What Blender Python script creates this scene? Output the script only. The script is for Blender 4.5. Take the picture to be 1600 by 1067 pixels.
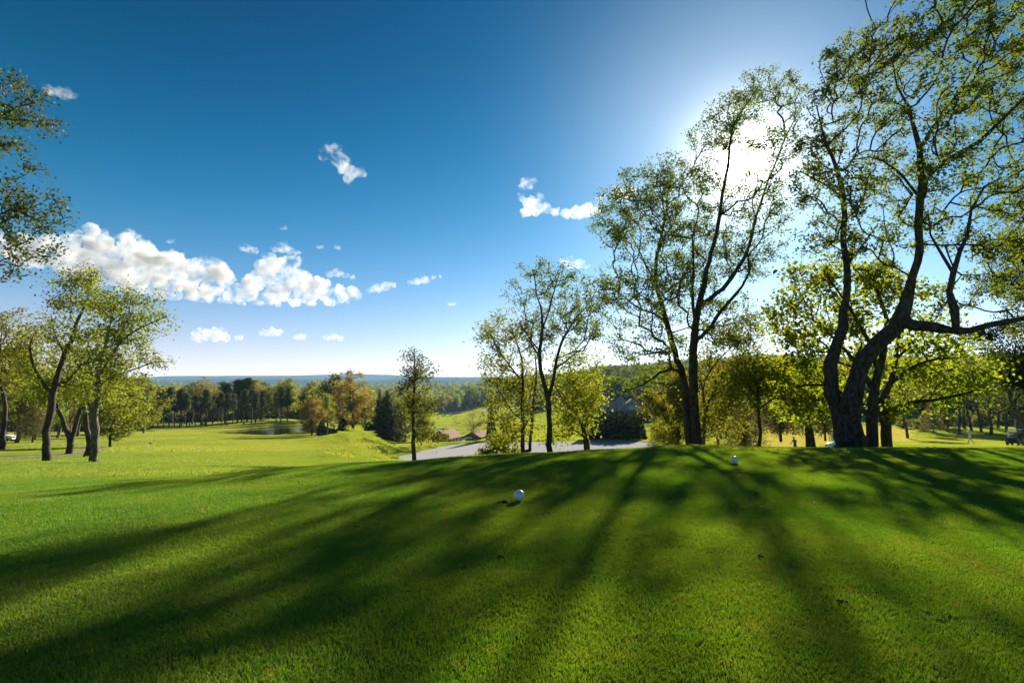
import bpy, math, random
import numpy as np
from mathutils import Vector, noise as mnoise

# ------------------------------------------------------------------ scene
for o in list(bpy.data.objects):
    bpy.data.objects.remove(o)
scene = bpy.context.scene
COL = scene.collection
RNG = np.random.default_rng(7)
R = math.radians

# ------------------------------------------------------------------ camera
F = 889.0                      # focal length in pixels of a 1600 px wide frame (20 mm lens)
CAM = np.array([0.0, 0.0, 1.5])
PITCH = math.atan(61.5 / F)
cam_d = bpy.data.cameras.new('camera')
cam_d.lens = 20.0
cam_d.sensor_width = 36.0
cam_d.clip_start = 0.05
cam_d.clip_end = 60000
cam = bpy.data.objects.new('camera', cam_d)
cam.location = CAM
cam.rotation_euler = (math.pi / 2 + PITCH, 0, 0)
COL.objects.link(cam)
scene.camera = cam


def ray(u, v):
    a = (u - 800.0) / F
    b = (533.5 - v) / F
    d = np.array([a, math.cos(PITCH) - b * math.sin(PITCH), math.sin(PITCH) + b * math.cos(PITCH)])
    return d


def P(u, v, Y):
    d = ray(u, v)
    return CAM + d * (Y / d[1])


# ------------------------------------------------------------------ light
SUN_DIR = ray(1163, 256)
SUN_DIR /= np.linalg.norm(SUN_DIR)
SUN_EL = math.asin(SUN_DIR[2])
SUN_AZ = math.atan2(SUN_DIR[0], SUN_DIR[1])
EXPOSURE = 2.1
sun_d = bpy.data.lights.new('sun', 'SUN')
sun_d.energy = 3.5
sun_d.angle = R(0.7)
sun_d.color = (1.0, 0.90, 0.72)
sun = bpy.data.objects.new('sun', sun_d)
sun.rotation_euler = Vector(SUN_DIR).to_track_quat('Z', 'Y').to_euler()
sun.location = (30, 60, 60)
COL.objects.link(sun)

world = bpy.data.worlds.new('World')
scene.world = world
world.use_nodes = True
wt = world.node_tree
wt.nodes.clear()


def N(tree, kind, **kw):
    n = tree.nodes.new(kind)
    for k, v in kw.items():
        if k.startswith('i_'):
            key = k[2:]
            n.inputs[int(key) if key.isdigit() else key].default_value = v
        else:
            setattr(n, k, v)
    return n


def L(tree, a, b):
    tree.links.new(a, b)


def M1(tree, op, a, b=None, clamp=False):
    n = tree.nodes.new('ShaderNodeMath')
    n.operation = op
    n.use_clamp = clamp
    for i, x in enumerate((a, b)):
        if x is None:
            continue
        if isinstance(x, (int, float)):
            n.inputs[i].default_value = x
        else:
            tree.links.new(x, n.inputs[i])
    return n.outputs[0]


sky = N(wt, 'ShaderNodeTexSky', sky_type='NISHITA', sun_disc=False)
sky.sun_elevation = SUN_EL
sky.sun_rotation = SUN_AZ
sky.altitude = 300
sky.air_density = 1.0
sky.dust_density = 0.25
sky.ozone_density = 2.5
gam = N(wt, 'ShaderNodeGamma', i_Gamma=1.3)
hsv = N(wt, 'ShaderNodeVectorMath', operation='MULTIPLY')
hsv.inputs[1].default_value = (.0, .044, .105)
L(wt, sky.outputs[0], gam.inputs[0])
L(wt, gam.outputs[0], hsv.inputs[0])
tc = N(wt, 'ShaderNodeTexCoord')
dot = N(wt, 'ShaderNodeVectorMath', operation='DOT_PRODUCT')
dot.inputs[1].default_value = tuple(SUN_DIR)
nrm = N(wt, 'ShaderNodeVectorMath', operation='NORMALIZE')
L(wt, tc.outputs['Generated'], nrm.inputs[0])
L(wt, nrm.outputs[0], dot.inputs[0])
cosang = M1(wt, 'MAXIMUM', dot.outputs['Value'], 0.0)
wide = M1(wt, 'MULTIPLY', M1(wt, 'POWER', cosang, 42.0), 2.0)
mid = M1(wt, 'MULTIPLY', M1(wt, 'POWER', cosang, 330.0), 6.0)
core = M1(wt, 'MULTIPLY', M1(wt, 'POWER', cosang, 3500.0), 120.0)
glow = M1(wt, 'ADD', M1(wt, 'ADD', wide, mid), core)
sep = N(wt, 'ShaderNodeSeparateXYZ')
L(wt, nrm.outputs[0], sep.inputs[0])
gcol = N(wt, 'ShaderNodeVectorMath', operation='SCALE')
gcol.inputs[0].default_value = (1.0, 0.92, 0.80)
L(wt, glow, gcol.inputs['Scale'])
# milky air along the horizon all round
low = M1(wt, 'POWER', M1(wt, 'SUBTRACT', 1.0, M1(wt, 'ABSOLUTE', sep.outputs['Z']), clamp=True), 12.0)
lcol = N(wt, 'ShaderNodeVectorMath', operation='SCALE')
lcol.inputs[0].default_value = (4.7, 1.4, .25)
L(wt, low, lcol.inputs['Scale'])
# the air below the sun is brighter
fwd = M1(wt, 'MULTIPLY', M1(wt, 'POWER', cosang, 8.0), M1(wt, 'POWER', M1(wt, 'SUBTRACT', 1.0, M1(wt, 'ABSOLUTE', sep.outputs['Z']), clamp=True), 8.0))
fcol = N(wt, 'ShaderNodeVectorMath', operation='SCALE')
fcol.inputs[0].default_value = (5.0, 4.4, 3.6)
L(wt, fwd, fcol.inputs['Scale'])
add1 = N(wt, 'ShaderNodeVectorMath', operation='ADD')
add2 = N(wt, 'ShaderNodeVectorMath', operation='ADD')
L(wt, hsv.outputs[0], add1.inputs[0])
L(wt, gcol.outputs[0], add1.inputs[1])
L(wt, add1.outputs[0], add2.inputs[0])
mcol = N(wt, 'ShaderNodeVectorMath', operation='SCALE')
mcol.inputs[0].default_value = (0, 1.8, 2.6)
L(wt, M1(wt, 'POWER', M1(wt, 'SUBTRACT', 1.0, M1(wt, 'ABSOLUTE', sep.outputs['Z']), clamp=True), 3.4), mcol.inputs['Scale'])
add3 = N(wt, 'ShaderNodeVectorMath', operation='ADD')
L(wt, lcol.outputs[0], add3.inputs[0])
L(wt, mcol.outputs[0], add3.inputs[1])
add4 = N(wt, 'ShaderNodeVectorMath', operation='ADD')
L(wt, add3.outputs[0], add4.inputs[0])
L(wt, fcol.outputs[0], add4.inputs[1])
bcol = N(wt, 'ShaderNodeVectorMath', operation='SCALE')
bcol.inputs[0].default_value = (.03, .36, .48)
L(wt, M1(wt, 'POWER', cosang, 7.0), bcol.inputs['Scale'])
add5 = N(wt, 'ShaderNodeVectorMath', operation='ADD')
L(wt, add4.outputs[0], add5.inputs[0])
L(wt, bcol.outputs[0], add5.inputs[1])
L(wt, add5.outputs[0], add2.inputs[1])
bg = N(wt, 'ShaderNodeBackground', i_Strength=0.063)
wo = N(wt, 'ShaderNodeOutputWorld')
L(wt, add2.outputs[0], bg.inputs[0])
L(wt, bg.outputs[0], wo.inputs[0])
world.cycles.sampling_method = 'MANUAL'
world.cycles.sample_map_resolution = 1024

vs = scene.view_settings
vs.view_transform = 'Standard'
vs.look = 'None'
vs.gamma = 1.0
vs.use_curve_mapping = False
vs.exposure = EXPOSURE
cy = scene.cycles
cy.max_bounces = 8
cy.diffuse_bounces = 3
cy.glossy_bounces = 2
cy.transmission_bounces = 4
cy.volume_bounces = 6
cy.transparent_max_bounces = 8
cy.caustics_reflective = False
cy.caustics_refractive = False
cy.use_denoising = True

# ------------------------------------------------------------------ terrain
# profile columns: tangent of the azimuth from the tee -> (depth, height)
PROF = {
    -1.9: [(5, -.1), (9, -.35), (15, -1.1), (30, -2.4), (60, -4.2), (120, -7.5), (250, -13), (500, -22), (1500, -30), (3200, -28), (5500, 10), (7200, 10)],
    -0.9: [(4, .02), (7, .03), (9, -.2), (12, -.55), (18, -1.35), (25, -2.1), (32, -2.9), (45, -4.1), (60, -5.3), (100, -8), (150, -11), (300, -17), (600, -24), (1500, -30), (3200, -28), (5500, 8), (7200, 10)],
    -0.5625: [(6, .02), (8, 0), (9.5, -.12), (14, -.75), (20, -1.5), (30, -2.6), (45, -4), (70, -6), (100, -8), (130, -9.6), (150, -10.8), (200, -13), (300, -18), (600, -25), (1500, -32), (3200, -28), (5500, 22), (7200, 20)],
    -0.40: [(6, .02), (9.5, 0), (11, -.15), (16, -.95), (24, -2.1), (40, -3.9), (70, -6.2), (100, -8.4), (124, -10.4), (160, -10.3), (200, -11.6), (300, -18), (600, -25), (1500, -32), (3200, -25), (5200, 34), (7200, 30)],
    -0.27: [(6, .02), (10.5, 0), (12, -.2), (20, -1.7), (30, -2.9), (40, -4.1), (55, -5), (70, -5.4), (84, -5.75), (96, -7.6), (100, -8.2), (120, -9.8), (200, -14), (300, -20), (600, -25), (1500, -30), (3200, -25), (5200, 36), (7200, 30)],
    -0.20: [(6, .02), (10.8, 0), (12, -.2), (20, -1.7), (35, -3.6), (55, -6.0), (66, -7.2), (80, -7.6), (95, -8.6), (150, -15), (200, -19.5), (300, -22), (450, -25), (700, -26), (1500, -27), (3000, -20), (4800, 34), (7200, 30)],
    -0.10: [(6, .02), (11.3, 0), (13, -.25), (20, -1.4), (35, -3.7), (55, -7), (64, -8), (90, -8), (97, -8.8), (150, -15.5), (200, -20), (300, -22), (450, -25), (700, -24), (1500, -24), (3000, -15), (4600, 32), (7200, 25)],
    0.02: [(6, .02), (11.9, 0), (14, -.3), (20, -1.2), (35, -3.6), (55, -7), (64, -8), (90, -8), (98, -8.6), (150, -13), (260, -16), (450, -14), (700, -8), (1500, -5), (4600, 25), (7200, 20)],
    0.19: [(6, .02), (12.3, 0), (14.5, -.25), (20, -.95), (28, -2.0), (40, -3.8), (60, -7), (68, -8), (92, -8), (100, -8.7), (150, -10.5), (260, -12.5), (350, -6), (500, 1), (700, 4), (1500, 5), (4600, 20), (7200, 20)],
    0.315: [(6, .02), (12.7, 0), (15, -.2), (20, -.8), (26, -1.55), (35, -2.7), (60, -6), (100, -9.3), (150, -10.5), (300, -5), (500, 5), (800, 12), (1500, 12), (4600, 20), (7200, 20)],
    0.45: [(6, .02), (12.5, 0), (15, -.25), (20, -.85), (30, -2.05), (45, -3.9), (60, -6.2), (75, -7.7), (90, -8.8), (130, -9.6), (165, -10), (300, -3), (500, 8), (800, 16), (1500, 14), (4600, 20), (7200, 20)],
    0.675: [(6, .02), (12.6, 0), (15, -.26), (20, -.88), (30, -2.05), (45, -3.75), (60, -5.2), (80, -7.2), (100, -8.5), (135, -9.4), (300, -3), (500, 8), (800, 16), (1500, 14), (4600, 20), (7200, 20)],
    0.9: [(6, .02), (12.6, 0), (15, -.28), (20, -.92), (30, -2.1), (45, -3.8), (58, -5.1), (80, -7.1), (100, -8.4), (150, -9.5), (300, -1), (500, 10), (800, 18), (1500, 14), (4600, 20), (7200, 20)],
    1.9: [(6, .02), (13, 0), (15, -.15), (20, -.7), (30, -1.7), (60, -4.5), (100, -7), (150, -8), (300, 2), (500, 12), (800, 18), (1500, 14), (4600, 20), (7200, 20)],
}
TS = np.array(sorted(PROF))
LY = np.linspace(math.log(4), math.log(7300), 260)
TAB = np.zeros((len(TS), len(LY)))
for _i, _t in enumerate(TS):
    _p = [(1.0, .02)] + PROF[_t]
    TAB[_i] = np.interp(LY, [math.log(q[0]) for q in _p], [q[1] for q in _p])
_k = np.exp(-np.linspace(-2, 2, 9) ** 2)
_k /= _k.sum()
for _i in range(len(TS)):
    _pad = np.pad(TAB[_i], 4, mode='edge')
    TAB[_i] = np.convolve(_pad, _k, mode='valid')


def _fracnoise(x, y, seed, f):
    """cheap smooth value noise, vectorised"""
    x = np.asarray(x, float) * f + seed * 17.13
    y = np.asarray(y, float) * f + seed * 5.71
    xi, yi = np.floor(x), np.floor(y)
    fx, fy = x - xi, y - yi
    fx = fx * fx * (3 - 2 * fx)
    fy = fy * fy * (3 - 2 * fy)

    def h(a, b):
        s = np.sin(a * 127.1 + b * 311.7 + seed * 74.7) * 43758.5453
        return s - np.floor(s)
    return (h(xi, yi) * (1 - fx) + h(xi + 1, yi) * fx) * (1 - fy) + (h(xi, yi + 1) * (1 - fx) + h(xi + 1, yi + 1) * fx) * fy - 0.5


def sstep(a, b, x):
    q = np.clip((x - a) / (b - a), 0, 1)
    return q * q * (3 - 2 * q)


LOT_Z = -8.0
POND_Z = -10.62
VPOND_Z = -21.9
# outline of the gravel lot and the two ponds in plan
LOT = [(-13.5, 64.5), (-14.6, 69), (-14.0, 74), (-11.5, 80), (-8.5, 87.5), (0, 90), (10, 90.5), (20, 91), (24, 86), (19, 75), (15, 67), (12, 60), (3, 57), (-6, 58), (-11, 60.5)]


def pond_d(x, y):
    return np.sqrt(((x + 57.5) / 9.0) ** 2 + ((y - 141.0) / 14.0) ** 2)


def vpond_d(x, y):
    a = np.sqrt(((x + 31.0) / 9.5) ** 2 + ((y - 270.0) / 8.5) ** 2)
    b = np.sqrt(((x + 14.0) / 13.0) ** 2 + ((y - 287.0) / 5.0) ** 2)
    return np.minimum(a, b)


def H(x, y):
    x = np.asarray(x, float)
    y = np.asarray(y, float)
    ye = np.maximum(y, 4.0)
    t = np.clip(x / np.maximum(ye, 7.0), TS[0], TS[-1])
    ly = np.clip((np.log(ye) - LY[0]) / (LY[1] - LY[0]), 0, len(LY) - 1.001)
    j = ly.astype(int)
    fj = ly - j
    i = np.clip(np.searchsorted(TS, t, side='right') - 1, 0, len(TS) - 2)
    fi = (t - TS[i]) / (TS[i + 1] - TS[i])
    fi = fi * fi * (3 - 2 * fi) * 0.6 + fi * 0.4
    z = (TAB[i, j] * (1 - fj) + TAB[i, j + 1] * fj) * (1 - fi) + (TAB[i + 1, j] * (1 - fj) + TAB[i + 1, j + 1] * fj) * fi
    z = z + _fracnoise(x, y, 1, 0.35) * 0.03 * sstep(3, 8, y) + _fracnoise(x, y, 2, .08) * 0.12 * sstep(12, 40, y)
    z = z + _fracnoise(x, y, 3, .012) * 2.0 * sstep(180, 500, y) + _fracnoise(x, y, 4, .0011) * 70 * sstep(2500, 4500, y) + _fracnoise(x, y, 5, .0035) * 12 * sstep(2000, 4000, y)
    # flat lot
    inl = poly_soft(x, y)
    z = z * (1 - inl) + (LOT_Z - 0.05) * inl
    # ponds
    pd = pond_d(x, y)
    w = 1 - sstep(1.05, 1.5, pd)
    z = z * (1 - w) + (POND_Z + .25) * w
    z = z - 1.0 * (1 - sstep(.8, 1.06, pd))
    pd = vpond_d(x, y)
    w = 1 - sstep(1.1, 2.2, pd)
    z = z * (1 - w) + (VPOND_Z + .3) * w
    z = z - 1.0 * (1 - sstep(.75, 1.06, pd))
    return z


def poly_sd(x, y, poly):
    x = np.asarray(x, float)
    y = np.asarray(y, float)
    d = np.full(x.shape, 1e9)
    ins = np.zeros(x.shape, bool)
    n = len(poly)
    for a in range(n):
        ax, ay = poly[a]
        bx, by = poly[(a + 1) % n]
        ex, ey = bx - ax, by - ay
        q = np.clip(((x - ax) * ex + (y - ay) * ey) / (ex * ex + ey * ey), 0, 1)
        d = np.minimum(d, np.hypot(x - ax - q * ex, y - ay - q * ey))
        if ay != by:
            c = ((ay > y) != (by > y)) & (x < (bx - ax) * (y - ay) / (by - ay) + ax)
            ins ^= c
    return np.where(ins, -d, d)


def poly_soft(x, y):
    return 1 - sstep(1.2, 5.0, poly_sd(x, y, LOT))


def Hs(x, y):
    return float(H(np.array([x]), np.array([y]))[0])


# ------------------------------------------------------------------ helpers
def mesh_np(name, verts, faces_list, mats=(), smooth=True, attrs=None):
    """faces_list: list of (n,k) int arrays; optional material index per array via tuple"""
    me = bpy.data.meshes.new(name)
    verts = np.asarray(verts, np.float32)
    me.vertices.add(len(verts))
    me.vertices.foreach_set('co', verts.ravel())
    lv, ls, mi = [], [], []
    pos = 0
    for f in faces_list:
        m = 0
        if isinstance(f, tuple):
            f, m = f
        f = np.asarray(f, np.int32)
        if len(f) == 0:
            continue
        n, k = f.shape
        lv.append(f.ravel())
        ls.append(pos + np.arange(n) * k)
        mi.append(np.full(n, m))
        pos += n * k
    lv = np.concatenate(lv).astype(np.int32)
    ls = np.concatenate(ls).astype(np.int32)
    mi = np.concatenate(mi).astype(np.int32)
    me.loops.add(len(lv))
    me.loops.foreach_set('vertex_index', lv)
    me.polygons.add(len(ls))
    me.polygons.foreach_set('loop_start', ls)
    me.polygons.foreach_set('material_index', mi)
    me.polygons.foreach_set('use_smooth', np.full(len(ls), smooth))
    for m in mats:
        me.materials.append(m)
    if attrs:
        for k, (ty, arr) in attrs.items():
            a = me.attributes.new(k, ty, 'POINT')
            a.data.foreach_set('vector' if ty == 'FLOAT_VECTOR' else 'value', np.asarray(arr, np.float32).ravel())
    me.update(calc_edges=True)
    return me


def link(name, me, parent=None, loc=None):
    o = bpy.data.objects.new(name, me)
    COL.objects.link(o)
    if parent is not None:
        o.parent = parent
    if loc is not None:
        o.location = loc
    return o


def tag(o, label=None, cat=None, group=None, kind=None):
    if label:
        o['label'] = label
    if cat:
        o['category'] = cat
    if group:
        o['group'] = group
    if kind:
        o['kind'] = kind
    return o


def empty(name, loc=(0, 0, 0), rz=0.0):
    o = bpy.data.objects.new(name, None)
    o.empty_display_size = 0.3
    COL.objects.link(o)
    o.location = loc
    o.rotation_euler = (0, 0, rz)
    return o


def copy_tree(o, parent=None):
    c = o.copy()
    COL.objects.link(c)
    c.parent = parent
    for ch in list(o.children):
        copy_tree(ch, c)
    return c


class MB:
    """collects simple solids into one mesh"""

    def __init__(self):
        self.v, self.q, self.n = [], {3: [], 4: []}, 0

    def add(self, v, faces):
        for f in faces:
            self.q.setdefault(len(f), []).append([i + self.n for i in f])
        self.v += [tuple(p) for p in v]
        self.n += len(v)
        return self

    def box(self, c, s, rz=0.0, taper=1.0, rx=0.0):
        cx, cy_, cz = c
        sx, sy, sz = s[0] / 2, s[1] / 2, s[2] / 2
        b = min(sx, sy, sz) * 0.12
        v = []
        for dz in (-1, 1):
            k = taper if dz > 0 else 1
            for ax, ay in ((-1, -1), (1, -1), (1, 1), (-1, 1)):
                x, y, z = ax * sx * k, ay * sy * k, dz * sz
                y, z = y * math.cos(rx) - z * math.sin(rx), y * math.sin(rx) + z * math.cos(rx)
                x, y = x * math.cos(rz) - y * math.sin(rz), x * math.sin(rz) + y * math.cos(rz)
                v.append((cx + x, cy_ + y, cz + z))
        return self.add(v, [(3, 2, 1, 0), (4, 5, 6, 7), (0, 1, 5, 4), (1, 2, 6, 5), (2, 3, 7, 6), (3, 0, 4, 7)])

    def tube(self, pts, rad, k=8, caps=True):
        pts = [np.array(p, float) for p in pts]
        if not hasattr(rad, '__len__'):
            rad = [rad] * len(pts)
        rings = []
        v = []
        for i, p in enumerate(pts):
            d = pts[min(i + 1, len(pts) - 1)] - pts[max(i - 1, 0)]
            d = d / (np.linalg.norm(d) + 1e-9)
            up = np.array([0, 0, 1.0]) if abs(d[2]) < .9 else np.array([1.0, 0, 0])
            a = np.cross(d, up)
            a /= np.linalg.norm(a)
            b = np.cross(d, a)
            for q in range(k):
                an = 2 * math.pi * q / k
                v.append(p + rad[i] * (math.cos(an) * a + math.sin(an) * b))
        f = []
        for i in range(len(pts) - 1):
            for q in range(k):
                f.append((i * k + q, i * k + (q + 1) % k, (i + 1) * k + (q + 1) % k, (i + 1) * k + q))
        if caps:
            f.append(tuple(range(k))[::-1])
            f.append(tuple((len(pts) - 1) * k + q for q in range(k)))
        return self.add(v, f)

    def build(self, name, mat, parent=None, smooth=False, loc=None):
        me = mesh_np(name, np.array(self.v), [np.array(f) for f in self.q.values() if f], [mat], smooth)
        return link(name, me, parent, loc)


# ------------------------------------------------------------------ materials
def new_mat(name):
    m = bpy.data.materials.new(name)
    m.use_nodes = True
    m.node_tree.nodes.clear()
    return m, m.node_tree


def mixc(t, fac, a, b, mode='MIX'):
    n = t.nodes.new('ShaderNodeMix')
    n.data_type = 'RGBA'
    n.blend_type = mode
    for idx, x in ((0, fac), (6, a), (7, b)):
        if isinstance(x, (int, float)):
            n.inputs[idx].default_value = x
        elif isinstance(x, tuple):
            n.inputs[idx].default_value = (*x, 1) if len(x) == 3 else x
        else:
            t.links.new(x, n.inputs[idx])
    return n.outputs[2]


def noise_tex(t, scale, detail=3, rough=.55, vec=None, dim='3D', dist=0.0):
    n = N(t, 'ShaderNodeTexNoise', noise_dimensions=dim, i_Scale=scale, i_Detail=detail, i_Roughness=rough, i_Distortion=dist)
    if vec is not None:
        L(t, vec, n.inputs['Vector'])
    return n.outputs[0]


def ramp(t, x, a, b):
    n = N(t, 'ShaderNodeMapRange', interpolation_type='SMOOTHSTEP')
    n.inputs[1].default_value = a
    n.inputs[2].default_value = b
    L(t, x, n.inputs[0])
    return n.outputs[0]


def leaf_mat(name, ca, cb, cc=None, trans=.5, gloss=.04, objvar=0.25):
    m, t = new_mat(name)
    geo = N(t, 'ShaderNodeNewGeometry')
    rnd = geo.outputs['Random Per Island']
    pos = geo.outputs['Position']
    nz = ramp(t, noise_tex(t, .55, 2, vec=pos), .35, .65)
    c = mixc(t, rnd, ca, cb)
    c = mixc(t, M1(t, 'MULTIPLY', nz, .6), c, cc or ca)
    oi = N(t, 'ShaderNodeObjectInfo')
    hs = N(t, 'ShaderNodeHueSaturation')
    val = M1(t, 'ADD', M1(t, 'MULTIPLY', oi.outputs['Random'], objvar * 2), 1 - objvar)
    L(t, val, hs.inputs['Value'])
    L(t, M1(t, 'ADD', M1(t, 'MULTIPLY', oi.outputs['Random'], .06 * objvar * 4), .5 - .03 * objvar * 4), hs.inputs['Hue'])
    L(t, c, hs.inputs['Color'])
    c = hs.outputs[0]
    d = N(t, 'ShaderNodeBsdfDiffuse')
    tr = N(t, 'ShaderNodeBsdfTranslucent')
    gl = N(t, 'ShaderNodeBsdfGlossy', i_Roughness=.45)
    gl.inputs[0].default_value = (.6, .6, .6, 1)
    L(t, c, d.inputs[0])
    warm = mixc(t, 1.0, c, (1.35, 1.25, .55), 'MULTIPLY')
    L(t, warm, tr.inputs[0])
    ms = N(t, 'ShaderNodeMixShader', i_0=trans)
    L(t, d.outputs[0], ms.inputs[1])
    L(t, tr.outputs[0], ms.inputs[2])
    m2 = N(t, 'ShaderNodeMixShader', i_0=gloss)
    L(t, ms.outputs[0], m2.inputs[1])
    L(t, gl.outputs[0], m2.inputs[2])
    out = N(t, 'ShaderNodeOutputMaterial')
    L(t, m2.outputs[0], out.inputs[0])
    return m


def bark_mat(name, ca, cb, scale=6.0, bump=.6):
    m, t = new_mat(name)
    tc_ = N(t, 'ShaderNodeTexCoord')
    mp = N(t, 'ShaderNodeMapping')
    mp.inputs['Scale'].default_value = (1, 1, .4)
    L(t, tc_.outputs['Object'], mp.inputs[0])
    n1 = noise_tex(t, scale * 2.2, 5, .65, mp.outputs[0], dist=.6)
    n2 = noise_tex(t, .8, 3, .6, tc_.outputs['Object'])
    c = mixc(t, ramp(t, n1, .38, .62), ca, cb)
    c = mixc(t, M1(t, 'MULTIPLY', ramp(t, n2, .5, .72), .5), c, (.07, .08, .045))
    bs = N(t, 'ShaderNodeBsdfPrincipled', i_Roughness=.92)
    bs.inputs['Specular IOR Level'].default_value = .2
    L(t, c, bs.inputs['Base Color'])
    bp = N(t, 'ShaderNodeBump', i_Strength=bump, i_Distance=.06)
    L(t, n1, bp.inputs['Height'])
    L(t, bp.outputs[0], bs.inputs['Normal'])
    out = N(t, 'ShaderNodeOutputMaterial')
    L(t, bs.outputs[0], out.inputs[0])
    return m


def plain_mat(name, col, rough=.6, nscale=8.0, var=.18, spec=.4, bump=0.0, metal=0.0, coord='Object'):
    m, t = new_mat(name)
    tc_ = N(t, 'ShaderNodeTexCoord')
    nz = noise_tex(t, nscale, 4, .6, tc_.outputs[coord])
    dk = tuple(c * (1 - var) for c in col)
    lt = tuple(min(1, c * (1 + var)) for c in col)
    c = mixc(t, ramp(t, nz, .3, .7), dk, lt)
    bs = N(t, 'ShaderNodeBsdfPrincipled', i_Roughness=rough, i_Metallic=metal)
    bs.inputs['Specular IOR Level'].default_value = spec
    L(t, c, bs.inputs['Base Color'])
    if bump:
        bp = N(t, 'ShaderNodeBump', i_Strength=bump, i_Distance=.02)
        L(t, nz, bp.inputs['Height'])
        L(t, bp.outputs[0], bs.inputs['Normal'])
    out = N(t, 'ShaderNodeOutputMaterial')
    L(t, bs.outputs[0], out.inputs[0])
    return m


def glass_mat(name, col=(.02, .025, .03), rough=.08):
    return plain_mat(name, col, rough, 2.0, .1, .8)


G_DARK, G_MID, G_LITE = (.056, .150, .014), (.092, .200, .018), (.155, .225, .026)


def grass_colour(t, pos, blade_rnd=None):
    """same colours on the soil sheet and on the blades"""
    n1 = noise_tex(t, .22, 4, .6, pos)
    n2 = noise_tex(t, 1.3, 4, .6, pos)
    n3 = noise_tex(t, 7.0, 3, .6, pos)
    c = mixc(t, ramp(t, n2, .35, .68), G_DARK, G_MID)
    c = mixc(t, M1(t, 'MULTIPLY', ramp(t, n1, .40, .60), .85), c, G_LITE)
    c = mixc(t, M1(t, 'MULTIPLY', ramp(t, n3, .54, .74), .7), c, (.23, .20, .06))
    n4 = noise_tex(t, .9, 5, .7, pos)
    c = mixc(t, M1(t, 'MULTIPLY', ramp(t, n4, .54, .72), .7), c, (.21, .20, .05))
    sp = N(t, 'ShaderNodeSeparateXYZ')
    L(t, pos, sp.inputs[0])
    return c


mats = {}


def make_ground_mat():
    m, t = new_mat('ground_turf')
    geo = N(t, 'ShaderNodeNewGeometry')
    pos = geo.outputs['Position']
    c = grass_colour(t, pos)
    fa = N(t, 'ShaderNodeAttribute', attribute_name='fair')
    ta = N(t, 'ShaderNodeAttribute', attribute_name='tan')
    wa = N(t, 'ShaderNodeAttribute', attribute_name='wood')
    nf = noise_tex(t, .06, 5, .65, pos)
    fcol = mixc(t, ramp(t, nf, .38, .62), (.19, .225, .055), (.28, .28, .085))
    c = mixc(t, fa.outputs['Fac'], c, fcol)
    c = mixc(t, ta.outputs['Fac'], c, mixc(t, ramp(t, nf, .4, .6), (.34, .27, .085), (.42, .33, .12)))
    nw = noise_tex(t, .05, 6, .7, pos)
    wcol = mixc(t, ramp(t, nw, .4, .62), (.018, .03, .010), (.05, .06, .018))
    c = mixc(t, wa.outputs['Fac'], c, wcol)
    d = N(t, 'ShaderNodeBsdfDiffuse', i_Roughness=1.0)
    L(t, c, d.inputs[0])
    bh = noise_tex(t, 55, 4, .7, pos)
    bp = N(t, 'ShaderNodeBump', i_Strength=.5, i_Distance=.02)
    L(t, bh, bp.inputs['Height'])
    bh2 = noise_tex(t, 2.2, 5, .7, pos)
    bp2 = N(t, 'ShaderNodeBump', i_Strength=.35, i_Distance=.25)
    L(t, bh2, bp2.inputs['Height'])
    L(t, bp.outputs[0], bp2.inputs['Normal'])
    L(t, bp2.outputs[0], d.inputs['Normal'])
    out = N(t, 'ShaderNodeOutputMaterial')
    L(t, d.outputs[0], out.inputs[0])
    return m


def make_blade_mat(name, far=0.0, boost=1.0, dry=False):
    m, t = new_mat(name)
    geo = N(t, 'ShaderNodeNewGeometry')
    pos = geo.outputs['Position']
    c = grass_colour(t, pos)
    if far:
        nf = noise_tex(t, .06, 5, .65, pos)
        fcol = mixc(t, ramp(t, nf, .38, .62), (.19, .225, .055), (.28, .28, .085))
        c = mixc(t, far, c, fcol)
    rnd = geo.outputs['Random Per Island']
    c = mixc(t, M1(t, 'MULTIPLY', rnd, .5), c, (.16, .22, .022))
    if dry:  # tan blade colours replace the green
        c = mixc(t, rnd, (.28, .255, .125), (.36, .32, .165))
    c = mixc(t, 1.0, c, (boost, boost, boost), 'MULTIPLY')
    cd = mixc(t, 1.0, c, (1.6, 1.62, 1.5), 'MULTIPLY')
    d = N(t, 'ShaderNodeBsdfDiffuse')
    tr = N(t, 'ShaderNodeBsdfTranslucent')
    L(t, cd, d.inputs[0])
    L(t, mixc(t, 1.0, c, (1.3, 1.3, .4), 'MULTIPLY'), tr.inputs[0])
    ms = N(t, 'ShaderNodeMixShader', i_0=.55)
    L(t, d.outputs[0], ms.inputs[1])
    L(t, tr.outputs[0], ms.inputs[2])
    gl = N(t, 'ShaderNodeBsdfGlossy', i_Roughness=.5)
    gl.inputs[0].default_value = (.7, .75, .6, 1)
    m2 = N(t, 'ShaderNodeMixShader', i_0=.035)
    L(t, ms.outputs[0], m2.inputs[1])
    L(t, gl.outputs[0], m2.inputs[2])
    out = N(t, 'ShaderNodeOutputMaterial')
    L(t, m2.outputs[0], out.inputs[0])
    return m


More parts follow.
